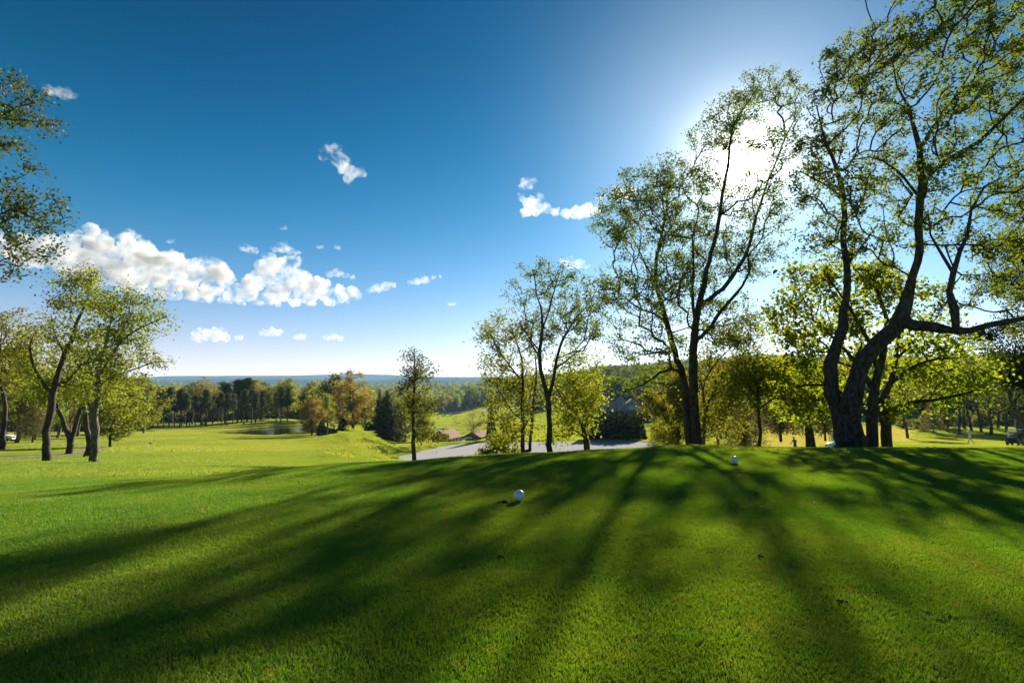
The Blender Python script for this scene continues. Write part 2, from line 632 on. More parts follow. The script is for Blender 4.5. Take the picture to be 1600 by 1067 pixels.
MAT_GROUND = make_ground_mat()
MAT_BLADE = make_blade_mat('tee_grass')
MAT_BLADE_MID = make_blade_mat('lawn_grass', .55)
MAT_BLADE_FAR = make_blade_mat('fairway_grass', .95)
BARK_DARK = bark_mat('dark_bark', (.022, .018, .014), (.085, .067, .050))
BARK_GREY = bark_mat('grey_bark', (.05, .043, .034), (.17, .145, .112))
BARK_PINE = bark_mat('pine_bark', (.05, .035, .026), (.13, .095, .070))
LEAF_LOCUST = leaf_mat('locust_leaf', (.080, .138, .016), (.130, .175, .022), (.122, .135, .024), .55, .05, .1)
LEAF_MAPLE = leaf_mat('maple_leaf', (.15, .21, .014), (.23, .26, .020), (.13, .20, .016), .65, .03, .12)
LEAF_SPRING = leaf_mat('spring_leaf', (.12, .17, .018), (.19, .21, .024), (.16, .155, .022), .6, .03, .15)
LEAF_OLIVE = leaf_mat('olive_leaf', (.075, .115, .020), (.125, .145, .028), (.09, .13, .022), .5, .03, .2)
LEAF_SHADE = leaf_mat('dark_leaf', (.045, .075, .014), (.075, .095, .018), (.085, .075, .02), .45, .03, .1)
LEAF_RUST = leaf_mat('rust_leaf', (.27, .225, .07), (.36, .285, .08), (.23, .215, .07), .45, .02, .15)
LEAF_TAN = leaf_mat('tan_bud', (.22, .20, .085), (.28, .25, .11), (.17, .19, .065), .5, .02, .25)
LEAF_FRESH = leaf_mat('fresh_leaf', (.16, .22, .035), (.22, .27, .045), (.20, .22, .045), .55, .02, .25)
NEEDLE_PINE = leaf_mat('pine_needle', (.055, .085, .04), (.10, .12, .055), (.075, .095, .045), .35, .03, .2)
NEEDLE_SPRUCE = leaf_mat('spruce_needle', (.035, .055, .032), (.07, .09, .045), (.085, .095, .05), .25, .03, .15)
NEEDLE_CEDAR = leaf_mat('cedar_needle', (.012, .026, .008), (.024, .042, .013), (.014, .028, .009), .2, .02, .15)
NEEDLE_BROWN = leaf_mat('brown_needle', (.11, .095, .055), (.16, .135, .08), (.10, .10, .05), .4, .02, .15)

# ------------------------------------------------------------------ ground sheet
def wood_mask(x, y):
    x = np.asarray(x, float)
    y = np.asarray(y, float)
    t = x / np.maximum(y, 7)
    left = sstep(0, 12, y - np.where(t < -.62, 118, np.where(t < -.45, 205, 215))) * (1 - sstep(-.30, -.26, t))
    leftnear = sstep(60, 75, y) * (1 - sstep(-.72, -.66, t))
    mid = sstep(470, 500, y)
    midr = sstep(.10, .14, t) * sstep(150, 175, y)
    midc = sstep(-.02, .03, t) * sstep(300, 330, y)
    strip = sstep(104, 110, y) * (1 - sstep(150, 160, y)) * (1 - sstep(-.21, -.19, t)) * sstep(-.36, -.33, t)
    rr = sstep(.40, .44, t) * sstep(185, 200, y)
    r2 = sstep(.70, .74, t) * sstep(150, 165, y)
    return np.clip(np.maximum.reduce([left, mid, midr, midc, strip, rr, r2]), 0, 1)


def build_ground():
    ys = np.concatenate([np.linspace(-60, 3.5, 30), np.exp(np.linspace(math.log(4), math.log(7200), 350))])
    s = np.concatenate([np.linspace(-3, -1.25, 26)[:-1], np.linspace(-1.25, 1.25, 330), np.linspace(1.25, 3, 26)[1:]])
    S, Y = np.meshgrid(s, ys)
    X = S * np.minimum(np.maximum(Y, 12), 3400)
    Z = H(X, Y)
    nx, ny = len(s), len(ys)
    idx = np.arange(nx * ny).reshape(ny, nx)
    f = np.stack([idx[:-1, :-1], idx[:-1, 1:], idx[1:, 1:], idx[1:, :-1]], -1).reshape(-1, 4)
    x, y, z = X.ravel(), Y.ravel(), Z.ravel()
    t = x / np.maximum(y, 7)
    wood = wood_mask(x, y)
    fair = sstep(13, 24, y) * (1 - sstep(-.24, -.06, t)) * .95
    fair = np.maximum(fair, .45 * sstep(14, 30, y) * sstep(.12, .2, t))
    fair = np.maximum(fair, sstep(100, 130, y) * .9)
    tan = sstep(84, 92, y) * (1 - sstep(128, 140, y)) * sstep(.44, .47, t) * (1 - sstep(.66, .70, t))
    tan = np.maximum(tan, .45 * sstep(62, 66, y) * (1 - sstep(70, 76, y)) * sstep(-.72, -.62, t) * (1 - sstep(-.58, -.52, t)))
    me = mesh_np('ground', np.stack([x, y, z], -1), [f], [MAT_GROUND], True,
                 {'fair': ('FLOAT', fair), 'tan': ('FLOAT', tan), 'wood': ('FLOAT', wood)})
    return tag(link('ground', me), kind='structure')


build_ground()


def sheet(name, poly, z, mat, rag=0.0):
    """flat sheet from an outline, fan about its centre with inner rings"""
    p = np.array(poly, float)
    # smooth the outline
    for _ in range(2):
        q = np.roll(p, -1, 0)
        p = np.stack([p * .75 + q * .25, p * .25 + q * .75], 1).reshape(-1, 2)
    c = p.mean(0)
    if rag:
        p = np.stack([p * .75 + np.roll(p, -1, 0) * .25, p * .25 + np.roll(p, -1, 0) * .75], 1).reshape(-1, 2)
        w_ = np.stack([_fracnoise(p[:, 0], p[:, 1], 31, .9), _fracnoise(p[:, 0], p[:, 1], 32, .9)], -1)
        p = p + w_ * rag
    k = len(p)
    v = [(c[0], c[1], z)] + [(a[0], a[1], z) for a in p]
    f = [(0, 1 + i, 1 + (i + 1) % k) for i in range(k)]
    me = mesh_np(name, v, [np.array(f)], [mat], False)
    return tag(link(name, me), kind='structure')


def gravel_material():
    m, t = new_mat('gravel')
    geo = N(t, 'ShaderNodeNewGeometry')
    pos = geo.outputs['Position']
    n1 = noise_tex(t, 6.0, 6, .75, pos)
    n2 = noise_tex(t, .12, 4, .6, pos)
    vor = N(t, 'ShaderNodeTexVoronoi', i_Scale=9.0)
    L(t, pos, vor.inputs['Vector'])
    c = mixc(t, ramp(t, n1, .3, .7), (.26, .262, .272), (.46, .462, .475))
    c = mixc(t, M1(t, 'MULTIPLY', ramp(t, n2, .45, .7), .45), c, (.37, .355, .34))
    bs = N(t, 'ShaderNodeBsdfDiffuse')
    L(t, c, bs.inputs[0])
    bp = N(t, 'ShaderNodeBump', i_Strength=.9, i_Distance=.06)
    L(t, vor.outputs[0], bp.inputs['Height'])
    L(t, bp.outputs[0], bs.inputs['Normal'])
    out = N(t, 'ShaderNodeOutputMaterial')
    L(t, bs.outputs[0], out.inputs[0])
    return m


def water_material():
    m, t = new_mat('pond_water')
    geo = N(t, 'ShaderNodeNewGeometry')
    n1 = noise_tex(t, 2.0, 3, .6, geo.outputs['Position'])
    bs = N(t, 'ShaderNodeBsdfPrincipled', i_Roughness=.10, i_IOR=1.33)
    bs.inputs['Base Color'].default_value = (.02, .022, .014, 1)
    bs.inputs['Specular IOR Level'].default_value = .6
    bp = N(t, 'ShaderNodeBump', i_Strength=.22, i_Distance=.05)
    L(t, n1, bp.inputs['Height'])
    L(t, bp.outputs[0], bs.inputs['Normal'])
    out = N(t, 'ShaderNodeOutputMaterial')
    L(t, bs.outputs[0], out.inputs[0])
    return m


MAT_GRAVEL = gravel_material()
MAT_WATER = water_material()
sheet('gravel_lot', LOT, LOT_Z, MAT_GRAVEL, 1.3)
sheet('pond', [(-57.5 + 9.7 * math.cos(a), 141 + 15.0 * math.sin(a)) for a in np.linspace(0, 2 * math.pi, 20)[:-1]], POND_Z, MAT_WATER)
sheet('valley_pond', [(-31 + 10 * math.cos(a), 270 + 9.2 * math.sin(a)) for a in np.linspace(0, 2 * math.pi, 16)[:-1]], VPOND_Z, MAT_WATER)
sheet('valley_stream', [(-14 + 13.4 * math.cos(a), 287 + 5.3 * math.sin(a)) for a in np.linspace(0, 2 * math.pi, 16)[:-1]], VPOND_Z - .01, MAT_WATER)


def ribbon(name, line, width, mat, lift=.03):
    p = np.array(line, float)
    for _ in range(3):
        q = np.concatenate([p[:1], np.stack([p[:-1] * .75 + p[1:] * .25, p[:-1] * .25 + p[1:] * .75], 1).reshape(-1, 2), p[-1:]])
        p = q
    d = np.gradient(p, axis=0)
    d /= np.linalg.norm(d, axis=1)[:, None]
    nrm_ = np.stack([-d[:, 1], d[:, 0]], -1)
    k = 5
    v = []
    for a in np.linspace(-.5, .5, k):
        e = p + nrm_ * width * a
        v.append(np.stack([e[:, 0], e[:, 1], H(e[:, 0], e[:, 1]) + lift], -1))
    v = np.stack(v, 1)
    n = len(p)
    idx = np.arange(n * k).reshape(n, k)
    f = np.stack([idx[:-1, :-1], idx[:-1, 1:], idx[1:, 1:], idx[1:, :-1]], -1).reshape(-1, 4)
    me = mesh_np(name, v.reshape(-1, 3), [f], [mat], True)
    return tag(link(name, me), kind='structure')


MAT_PATH = plain_mat('path_asphalt', (.13, .11, .10), .9, 3.0, .3, .2, .4)
MAT_ROAD = plain_mat('pale_road', (.36, .34, .31), .9, .3, .15, .2)
ribbon('cart_path', [(-31.5, 31.5), (-30.5, 35), (-32, 42), (-36, 50), (-44, 60), (-58, 72)], 2.0, MAT_PATH, .05)
ribbon('valley_road', [(10, 345), (-4, 360), (-14, 372), (-24, 420), (-4, 455), (20, 470)], 5.0, MAT_ROAD, .3)

# ------------------------------------------------------------------ geometry nodes scatter (for grass and the far wood)
def scatter_group(name, objs):
    ng = bpy.data.node_groups.new(name, 'GeometryNodeTree')
    ng.interface.new_socket('Geometry', in_out='INPUT', socket_type='NodeSocketGeometry')
    ng.interface.new_socket('Geometry', in_out='OUTPUT', socket_type='NodeSocketGeometry')
    gi = ng.nodes.new('NodeGroupInput')
    go = ng.nodes.new('NodeGroupOutput')
    m2p = ng.nodes.new('GeometryNodeMeshToPoints')
    ng.links.new(gi.outputs[0], m2p.inputs[0])
    iop = ng.nodes.new('GeometryNodeInstanceOnPoints')
    ng.links.new(m2p.outputs[0], iop.inputs['Points'])
    if len(objs) == 1:
        oi = ng.nodes.new('GeometryNodeObjectInfo')
        oi.inputs['Object'].default_value = objs[0]
        oi.inputs['As Instance'].default_value = True
        ng.links.new(oi.outputs['Geometry'], iop.inputs['Instance'])
    else:
        g2i = ng.nodes.new('GeometryNodeGeometryToInstance')
        for ob in reversed(objs):
            oi = ng.nodes.new('GeometryNodeObjectInfo')
            oi.inputs['Object'].default_value = ob
            oi.inputs['As Instance'].default_value = True
            ng.links.new(oi.outputs['Geometry'], g2i.inputs[0])
        iop.inputs['Pick Instance'].default_value = True
        na = ng.nodes.new('GeometryNodeInputNamedAttribute')
        na.data_type = 'INT'
        na.inputs[0].default_value = 'pick'
        ng.links.new(na.outputs[0], iop.inputs['Instance Index'])
        jn = ng.nodes.new('GeometryNodeJoinGeometry')
        for nd in list(ng.nodes):
            if nd.bl_idname == 'GeometryNodeObjectInfo':
                ng.links.new(nd.outputs['Geometry'], jn.inputs[0])
        ng.nodes.remove(g2i)
        ng.links.new(jn.outputs[0], iop.inputs['Instance'])
    for attr, sock in (('rot', 'Rotation'), ('scl', 'Scale')):
        na = ng.nodes.new('GeometryNodeInputNamedAttribute')
        na.data_type = 'FLOAT_VECTOR'
        na.inputs[0].default_value = attr
        ng.links.new(na.outputs[0], iop.inputs[sock])
    ng.links.new(iop.outputs[0], go.inputs[0])
    return ng


def scatter(name, pts, rot, scl, objs, pick=None):
    me = bpy.data.meshes.new(name)
    me.vertices.add(len(pts))
    me.vertices.foreach_set('co', np.asarray(pts, np.float32).ravel())
    for k, arr in (('rot', rot), ('scl', scl)):
        a = me.attributes.new(k, 'FLOAT_VECTOR', 'POINT')
        a.data.foreach_set('vector', np.asarray(arr, np.float32).ravel())
    if pick is not None:
        a = me.attributes.new('pick', 'INT', 'POINT')
        a.data.foreach_set('value', np.asarray(pick, np.int32))
    o = link(name, me)
    md = o.modifiers.new('scatter', 'NODES')
    md.node_group = scatter_group(name + '_nodes', objs)
    return o


# ------------------------------------------------------------------ grass
def grass_patch(name, size, n, hl, w, mat, seed):
    rg = np.random.default_rng(seed)
    r = size * .5 * np.sqrt(rg.random(n)) * 1.15
    a = rg.random(n) * 2 * math.pi
    bx, by = r * np.cos(a), r * np.sin(a)
    h = hl * (.5 + .8 * rg.random(n))
    an = rg.random(n) * 2 * math.pi
    lean = (.25 + .75 * rg.random(n)) * h
    la = rg.random(n) * 2 * math.pi
    dx, dy = np.cos(an) * w * .5, np.sin(an) * w * .5
    lx, ly_ = np.cos(la) * lean, np.sin(la) * lean
    z0 = np.full(n, -.004)
    v = np.stack([np.stack([bx - dx, by - dy, z0], -1), np.stack([bx + dx, by + dy, z0], -1),
                  np.stack([bx + dx * .8 + lx * .35, by + dy * .8 + ly_ * .35, h * .6], -1),
                  np.stack([bx + lx, by + ly_, h], -1),
                  np.stack([bx - dx * .8 + lx * .35, by - dy * .8 + ly_ * .35, h * .6], -1)], 1).reshape(-1, 3)
    i = np.arange(n)[:, None] * 5
    me = mesh_np(name, v, [i + np.array([0, 1, 2, 4]), i + np.array([4, 2, 3])], [mat], True)
    return bpy.data.objects.new(name, me)


def ground_rot(x, y, rg):
    e = .15
    gx = (H(x + e, y) - H(x - e, y)) / (2 * e)
    gy = (H(x, y + e) - H(x, y - e)) / (2 * e)
    n = len(x)
    one, zero = np.ones(n), np.zeros(n)
    ex = np.stack([one, zero, gx], -1)
    ex /= np.linalg.norm(ex, axis=1)[:, None]
    ez = np.stack([-gx, -gy, one], -1)
    ez /= np.linalg.norm(ez, axis=1)[:, None]
    ey = np.cross(ez, ex)
    a = rg.random(n) * 2 * math.pi
    mx = ex * np.cos(a)[:, None] + ey * np.sin(a)[:, None]
    my = -ex * np.sin(a)[:, None] + ey * np.cos(a)[:, None]
    return np.stack([np.arctan2(my[:, 2], ez[:, 2]), -np.arcsin(mx[:, 2]), np.arctan2(mx[:, 1], mx[:, 0])], -1)


def grass_band(name, label, y0, y1, tmax, step, patches, cut=None, smin=.8, smax=1.25):
    rg = np.random.default_rng(int(y0 * 10))
    xs = np.arange(-tmax * y1, tmax * y1, step)
    ys = np.arange(y0, y1, step)
    X, Y = np.meshgrid(xs, ys)
    X[::2] += step * .5
    x = (X + rg.uniform(-.28, .28, X.shape) * step).ravel()
    y = (Y + rg.uniform(-.28, .28, X.shape) * step).ravel()
    k = np.abs(x) < tmax * y + 1.0
    x, y = x[k], y[k]
    if cut is not None:
        k = cut(x, y)
        x, y = x[k], y[k]
    k = (poly_sd(x, y, LOT) > .3 + rg.random(len(x)) * .8) & (pond_d(x, y) > 1.06)
    x, y = x[k], y[k]
    # only slopes are tilted; yaw about the blade patch itself
    rot = ground_rot(x, y, rg)
    s = rg.uniform(smin, smax, len(x))
    scl = np.stack([s, s, s * rg.uniform(.7, 1.2, len(x)) * (1 + .25 * _fracnoise(x, y, 9, .6))], -1)
    o = scatter(name, np.stack([x, y, H(x, y)], -1), rot, scl, patches, rg.integers(0, len(patches), len(x)))
    tag(o, label, 'grass', None, 'stuff')
    return o


GP_NEAR = [grass_patch('tee_tuft', .55, 2400, .019, .0034, MAT_BLADE, i) for i in range(3)]
GP_MID = [grass_patch('lawn_tuft', 1.3, 1100, .05, .012, MAT_BLADE_MID, 10 + i) for i in range(2)]
MAT_BLADE_TAN = make_blade_mat('tan_grass', 0, 1.0, True)
GP_TAN = [grass_patch('tan_tuft', 4.0, 1100, .12, .05, MAT_BLADE_TAN, 30)]
GP_FAR = [grass_patch('fairway_tuft', 4.0, 1300, .06, .05, MAT_BLADE_FAR, 20 + i) for i in range(2)]


def tee_cut(x, y):
    return np.ones(len(x), bool)


def mid_cut(x, y):
    return poly_sd(x, y, [(-33, 30), (-31.5, 30), (-29.6, 35), (-31, 42), (-35, 50.5), (-36.5, 50.5), (-33, 42), (-31.8, 35)]) > .2


def valley_cut(x, y):
    return (wood_mask(x, y) < .4) & (x / y < .12) & (x / y > -.27) & (vpond_d(x, y) > 1.1)


def far_cut(x, y):
    return (wood_mask(x, y) < .4) & ~((x / y > .44) & (x / y < .69) & (y > 88) & (y < 132))


grass_band('tee_grass', 'short mown green turf of the tee in the foreground', 2.2, 14.0, 1.05, .30, GP_NEAR, tee_cut)
grass_band('lawn_grass', 'mown lawn grass falling away beyond the tee edge', 13.5, 48.0, 1.0, .78, GP_MID, mid_cut)
grass_band('fairway_grass', 'sunlit yellow-green fairway grass below the tee', 46.0, 215.0, 1.0, 2.4, GP_FAR, far_cut)
grass_band('valley_grass', 'sunlit green grass of the open valley floor', 190.0, 475.0, .30, 6.0, GP_FAR[:1], valley_cut, 2.0, 2.8)
grass_band('tan_grass', 'tan grass on the mound behind the maples', 88.0, 134.0, .70, 2.4, GP_TAN, lambda x, y: (x / y > .445) & (x / y < .685))

# ------------------------------------------------------------------ trees
def catmull(p, step):
    p = np.asarray(p, float)
    if len(p) < 3:
        n = max(2, int(np.linalg.norm(p[-1, :3] - p[0, :3]) / step) + 1)
        return np.linspace(p[0], p[-1], n)
    q = np.vstack([2 * p[0] - p[1], p, 2 * p[-1] - p[-2]])
    out = []
    for i in range(1, len(q) - 2):
        n = max(1, int(np.linalg.norm(q[i + 1, :3] - q[i, :3]) / step))
        for s in np.linspace(0, 1, n, endpoint=False):
            out.append(.5 * (2 * q[i] + (q[i + 1] - q[i - 1]) * s + (2 * q[i - 1] - 5 * q[i] + 4 * q[i + 1] - q[i + 2]) * s ** 2
                             + (3 * q[i] - q[i - 1] - 3 * q[i + 1] + q[i + 2]) * s ** 3))
    out.append(p[-1])
    return np.array(out)


def grow(limbs, pts, rg, bf=2.4, r_tip=.010, pw=2.3, step=.38, jitter=.2, reach=None, rcap=None):
    """limbs: list of arrays (n,4) x,y,z,r ; the first starts at the root, the rest start on the nearest node.
    pts are then joined one by one to the nearest point of the growing tree."""
    M = sum(len(catmull(l, step)) for l in limbs) + 2 * len(pts) + 8
    pos = np.zeros((M, 3))
    par = np.full(M, -1)
    rmin = np.zeros(M)
    plen = np.zeros(M)
    limb = np.zeros(M, bool)
    n = 0
    for li, l in enumerate(limbs):
        c = catmull(l, step)
        start = -1
        if li and n:
            d = np.linalg.norm(pos[:n] - c[0, :3], axis=1)
            start = int(d.argmin())
            if d[start] > .05 and len(c) > 1:
                pass
        prev = start
        for k, q in enumerate(c):
            if k == 0 and start >= 0:
                continue
            pos[n] = q[:3] + (rg.normal(0, 1, 3) * jitter * min(.25, q[3] * .8 + .02) if k else 0)
            par[n] = prev
            rmin[n] = max(q[3], 0) * (1 + rg.normal(0, .055))
            limb[n] = True
            plen[n] = 0 if prev < 0 else plen[prev] + np.linalg.norm(pos[n] - pos[prev])
            prev = n
            n += 1
    nl = n
    m = len(pts)
    if m:
        pts = np.asarray(pts, float)
        best = np.full(m, 1e9)
        src = np.zeros(m, int)
        for a in range(n):
            if limb[a] and plen[a] < .12 * plen[:n].max():
                continue
            d = np.linalg.norm(pts - pos[a], axis=1) + bf * .12 * plen[a] + .15
            k = d < best
            best[k] = d[k]
            src[k] = a
        alive = np.ones(m, bool)
        for _ in range(m):
            i = int(np.where(alive, best, 1e9).argmin())
            alive[i] = False
            s = int(src[i])
            d = pts[i] - pos[s]
            ln = np.linalg.norm(d)
            if reach is not None and ln > reach:
                continue
            mid = pos[s] + d * .5 + rg.normal(0, 1, 3) * ln * .10 + np.array([0, 0, -.04 * ln])
            for q in (mid, pts[i]):
                pos[n] = q
                par[n] = s
                plen[n] = plen[s] + np.linalg.norm(q - pos[s])
                d2 = np.linalg.norm(pts - q, axis=1) + bf * .12 * plen[n]
                k = alive & (d2 < best)
                best[k] = d2[k]
                src[k] = n
                s = n
                n += 1
    pos, par, rmin, limb = pos[:n], par[:n], rmin[:n], limb[:n]
    # ease the zigzag out of the fine branches
    first = np.full(n, -1)
    for i in range(n - 1, -1, -1):
        if par[i] >= 0:
            first[par[i]] = i
    kk = np.where((~limb) & (par >= 0) & (first >= 0))[0]
    for _ in range(2):
        pos[kk] = .5 * pos[kk] + .25 * (pos[par[kk]] + pos[first[kk]])
    acc = np.zeros(n)
    rad = np.zeros(n)
    for i in range(n - 1, -1, -1):
        r = acc[i] ** (1 / pw) if acc[i] > 0 else r_tip
        if limb[i]:
            r = max(rmin[i], min(r, rmin[i] * 1.15 + .005)) if rmin[i] > 0 else r
        elif rcap:
            r = min(r, rcap)
        rad[i] = max(r, r_tip)
        if par[i] >= 0:
            acc[par[i]] += rad[i] ** pw
    return dict(pos=pos, par=par, rad=rad, limb=limb, nl=nl)


def wood_mesh(name, T, mat, thick=.05, ks=(9, 4), flare=None):
    pos, par, rad = T['pos'], T['par'], T['rad']
    n = len(pos)
    main = np.full(n, -1)
    for i in range(n):
        p = par[i]
        if p >= 0 and (main[p] < 0 or rad[i] > rad[main[p]]):
            main[p] = i
    d = np.zeros((n, 3))
    k = par >= 0
    d[k] = pos[k] - pos[par[k]]
    for i in np.where(~k)[0]:
        d[i] = (pos[main[i]] - pos[i]) if main[i] >= 0 else (0, 0, 1)
    d /= np.linalg.norm(d, axis=1)[:, None] + 1e-9
    dm = d.copy()
    has = main >= 0
    dm[has] += d[main[has]]
    dm /= np.linalg.norm(dm, axis=1)[:, None] + 1e-9

    def frame(dv):
        ref = np.tile(np.array([.31, .95, .05]), (len(dv), 1))
        bad = np.abs((dv * ref).sum(1)) > .93
        ref[bad] = (.95, -.2, .2)
        a = np.cross(dv, ref)
        a /= np.linalg.norm(a, axis=1)[:, None] + 1e-9
        return a, np.cross(dv, a)
    E = np.where(k)[0]
    V, Fc, off = [], [], 0
    for lo, hi, kk in ((thick, 1e9, ks[0]), (0, thick, ks[1])):
        e = E[(rad[E] >= lo) & (rad[E] < hi)]
        if len(e) == 0:
            continue
        p = par[e]
        ismain = main[p] == e
        d0 = np.where(ismain[:, None], dm[p], d[e])
        r0 = np.where(ismain, rad[p], np.minimum(rad[e] * 1.25, rad[p]))
        an = np.arange(kk) * 2 * math.pi / kk
        rings = []
        for (c, dv, r) in ((pos[p], d0, r0), (pos[e], dm[e], rad[e])):
            a, b = frame(dv)
            rings.append(c[:, None] + r[:, None, None] * (np.cos(an)[None, :, None] * a[:, None] + np.sin(an)[None, :, None] * b[:, None]))
        v = np.concatenate(rings, 1).reshape(-1, 3)
        base = off + np.arange(len(e))[:, None] * 2 * kk
        q = np.arange(kk)
        f = np.stack([q, (q + 1) % kk, kk + (q + 1) % kk, kk + q], -1)
        Fc.append((base[:, :, None] + f[None]).reshape(-1, 4))
        V.append(v)
        off += len(v)
    V = np.concatenate(V)
    return mesh_np(name, V, Fc, [mat], True)


def leaf_quads(c, size, rg, aspect=.62, up=.35, droop=0.0):
    n = len(c)
    a = rg.normal(0, 1, (n, 3))
    a[:, 2] = a[:, 2] * .7 - droop
    a /= np.linalg.norm(a, axis=1)[:, None]
    nr = rg.normal(0, 1, (n, 3))
    nr[:, 2] = np.abs(nr[:, 2]) + up
    b = np.cross(nr, a)
    b /= np.linalg.norm(b, axis=1)[:, None] + 1e-9
    nn = np.cross(a, b)
    L_ = size * (.6 + .8 * rg.random(n))[:, None] * .5
    W_ = L_ * aspect
    fold = nn * (W_ * .25)
    v = np.stack([c - a * L_, c + b * W_ + fold - a * L_ * .1, c + a * L_, c - b * W_ + fold - a * L_ * .1], 1).reshape(-1, 3)
    f = np.arange(n * 4).reshape(n, 4)
    return v, f


def leaves_on(T, per, sigma, size, rg, rmax=.03, aspect=.62, flat=.8, up=.35, droop=0.0, skip=0.0):
    k = np.where((T['rad'] < rmax) & (np.arange(len(T['rad'])) >= T['nl'] * 0))[0]
    if skip:
        k = k[rg.random(len(k)) > skip]
    cnt = rg.poisson(per, len(k))
    c = np.repeat(T['pos'][k], cnt, 0)
    par = T['par'][k]
    back = np.repeat(np.where((par >= 0)[:, None], T['pos'][par] - T['pos'][k], 0), cnt, 0)
    c = c + back * rg.random(len(c))[:, None] * .9
    j = rg.normal(0, sigma, c.shape)
    j[:, 2] *= flat
    return leaf_quads(c + j, size, rg, aspect, up, droop)


def ell_points(els, dens, rg, clump=.0):
    """els: list of (cx,cy,cz,rx,ry,rz,weight)"""
    out = []
    for e in els:
        vol = 4.19 * e[3] * e[4] * e[5]
        n = max(4, int(dens * vol * (e[6] if len(e) > 6 else 1)))
        q = rg.normal(0, 1, (n, 3))
        q /= np.linalg.norm(q, axis=1)[:, None]
        q *= (rg.random(n) ** .42)[:, None]
        out.append(np.array(e[:3]) + q * np.array(e[3:6]))
    return np.concatenate(out)


def px_limb(pts, Y, base_local):
    """(u, v, depth offset, radius) -> local x, y, z, r"""
    out = []
    for u, v, dy, r in pts:
        p = P(u, v, Y + dy) - base_local
        out.append((p[0], p[1], p[2], r))
    return np.array(out)


def px_ells(els, Y, base_local, rg, depth=.9, spread=1.0):
    out = []
    for e in els:
        u, v, ru, rv = e[:4]
        w = e[4] if len(e) > 4 else 1.0
        dy = e[5] if len(e) > 5 else rg.uniform(-1, 1) * spread
        yy = Y + dy
        p = P(u, v, yy) - base_local
        k = yy / F
        out.append((p[0], p[1], p[2], ru * k, (ru + rv) * .5 * k * depth, rv * k, w))
    return out


ELS = 1.22


def hero_tree(name, label, u, Y, limbs, els, leafmat, bark, seed, dens=6.0, per=14, sigma=.22, size=.13,
              group=None, spread=1.5, depth=.9, rmax=.03, skip=0.0, r_tip=.009, extra=None, cat='tree', aspect=.62, droop=0.0, flat=.8, ks=(9, 4), rcap=.05, reach=None, rs=.82, zthin=None):
    dens *= 1.25
    per *= 1.35
    sigma *= 1.25
    size *= .95
    rg = np.random.default_rng(seed)
    x = (u - 800) / F * Y
    z = Hs(x, Y)
    base = np.array([x, Y, z])
    ls = []
    for i, l in enumerate(limbs):
        a = px_limb(l, Y, base)
        a[:, 3] *= rs
        if zthin:
            a[:, 3] *= np.where(a[:, 2] > zthin, .72, 1)
        if i == 0:
            # run the trunk down into the ground with a root flare
            top = a[0].copy()
            foot = np.array([top[0] * .5, top[1] * .5, -.25, top[3] * 1.35])
            m1 = np.array([top[0] * .6, top[1] * .6, min(.12, top[2] - .05), top[3] * 1.15])
            if top[2] > .4:
                a = np.vstack([foot, m1, a])
            else:
                a[0, 2] = -.25
                a = np.vstack([a[0], a[1:]])
        ls.append(a)
    els = [(e[0], e[1], e[2] * ELS, e[3] * ELS, *e[4:]) for e in els]
    E = px_ells(els, Y, base, rg, depth, spread)
    if extra:
        E += extra
    pts = ell_points(E, dens, rg)
    T = grow(ls, pts, rg, r_tip=r_tip, rcap=rcap, reach=reach)
    root = empty(name, base)
    tag(root, label, cat, group)
    tr = link('trunk', wood_mesh('trunk', T, bark, ks=ks), root)
    v, f = leaves_on(T, per, sigma, size, rg, rmax, skip=skip, aspect=aspect, droop=droop, flat=flat)
    link('crown', mesh_np('crown', v, [f], [leafmat], False), root)
    return root


NLEAF = [0]

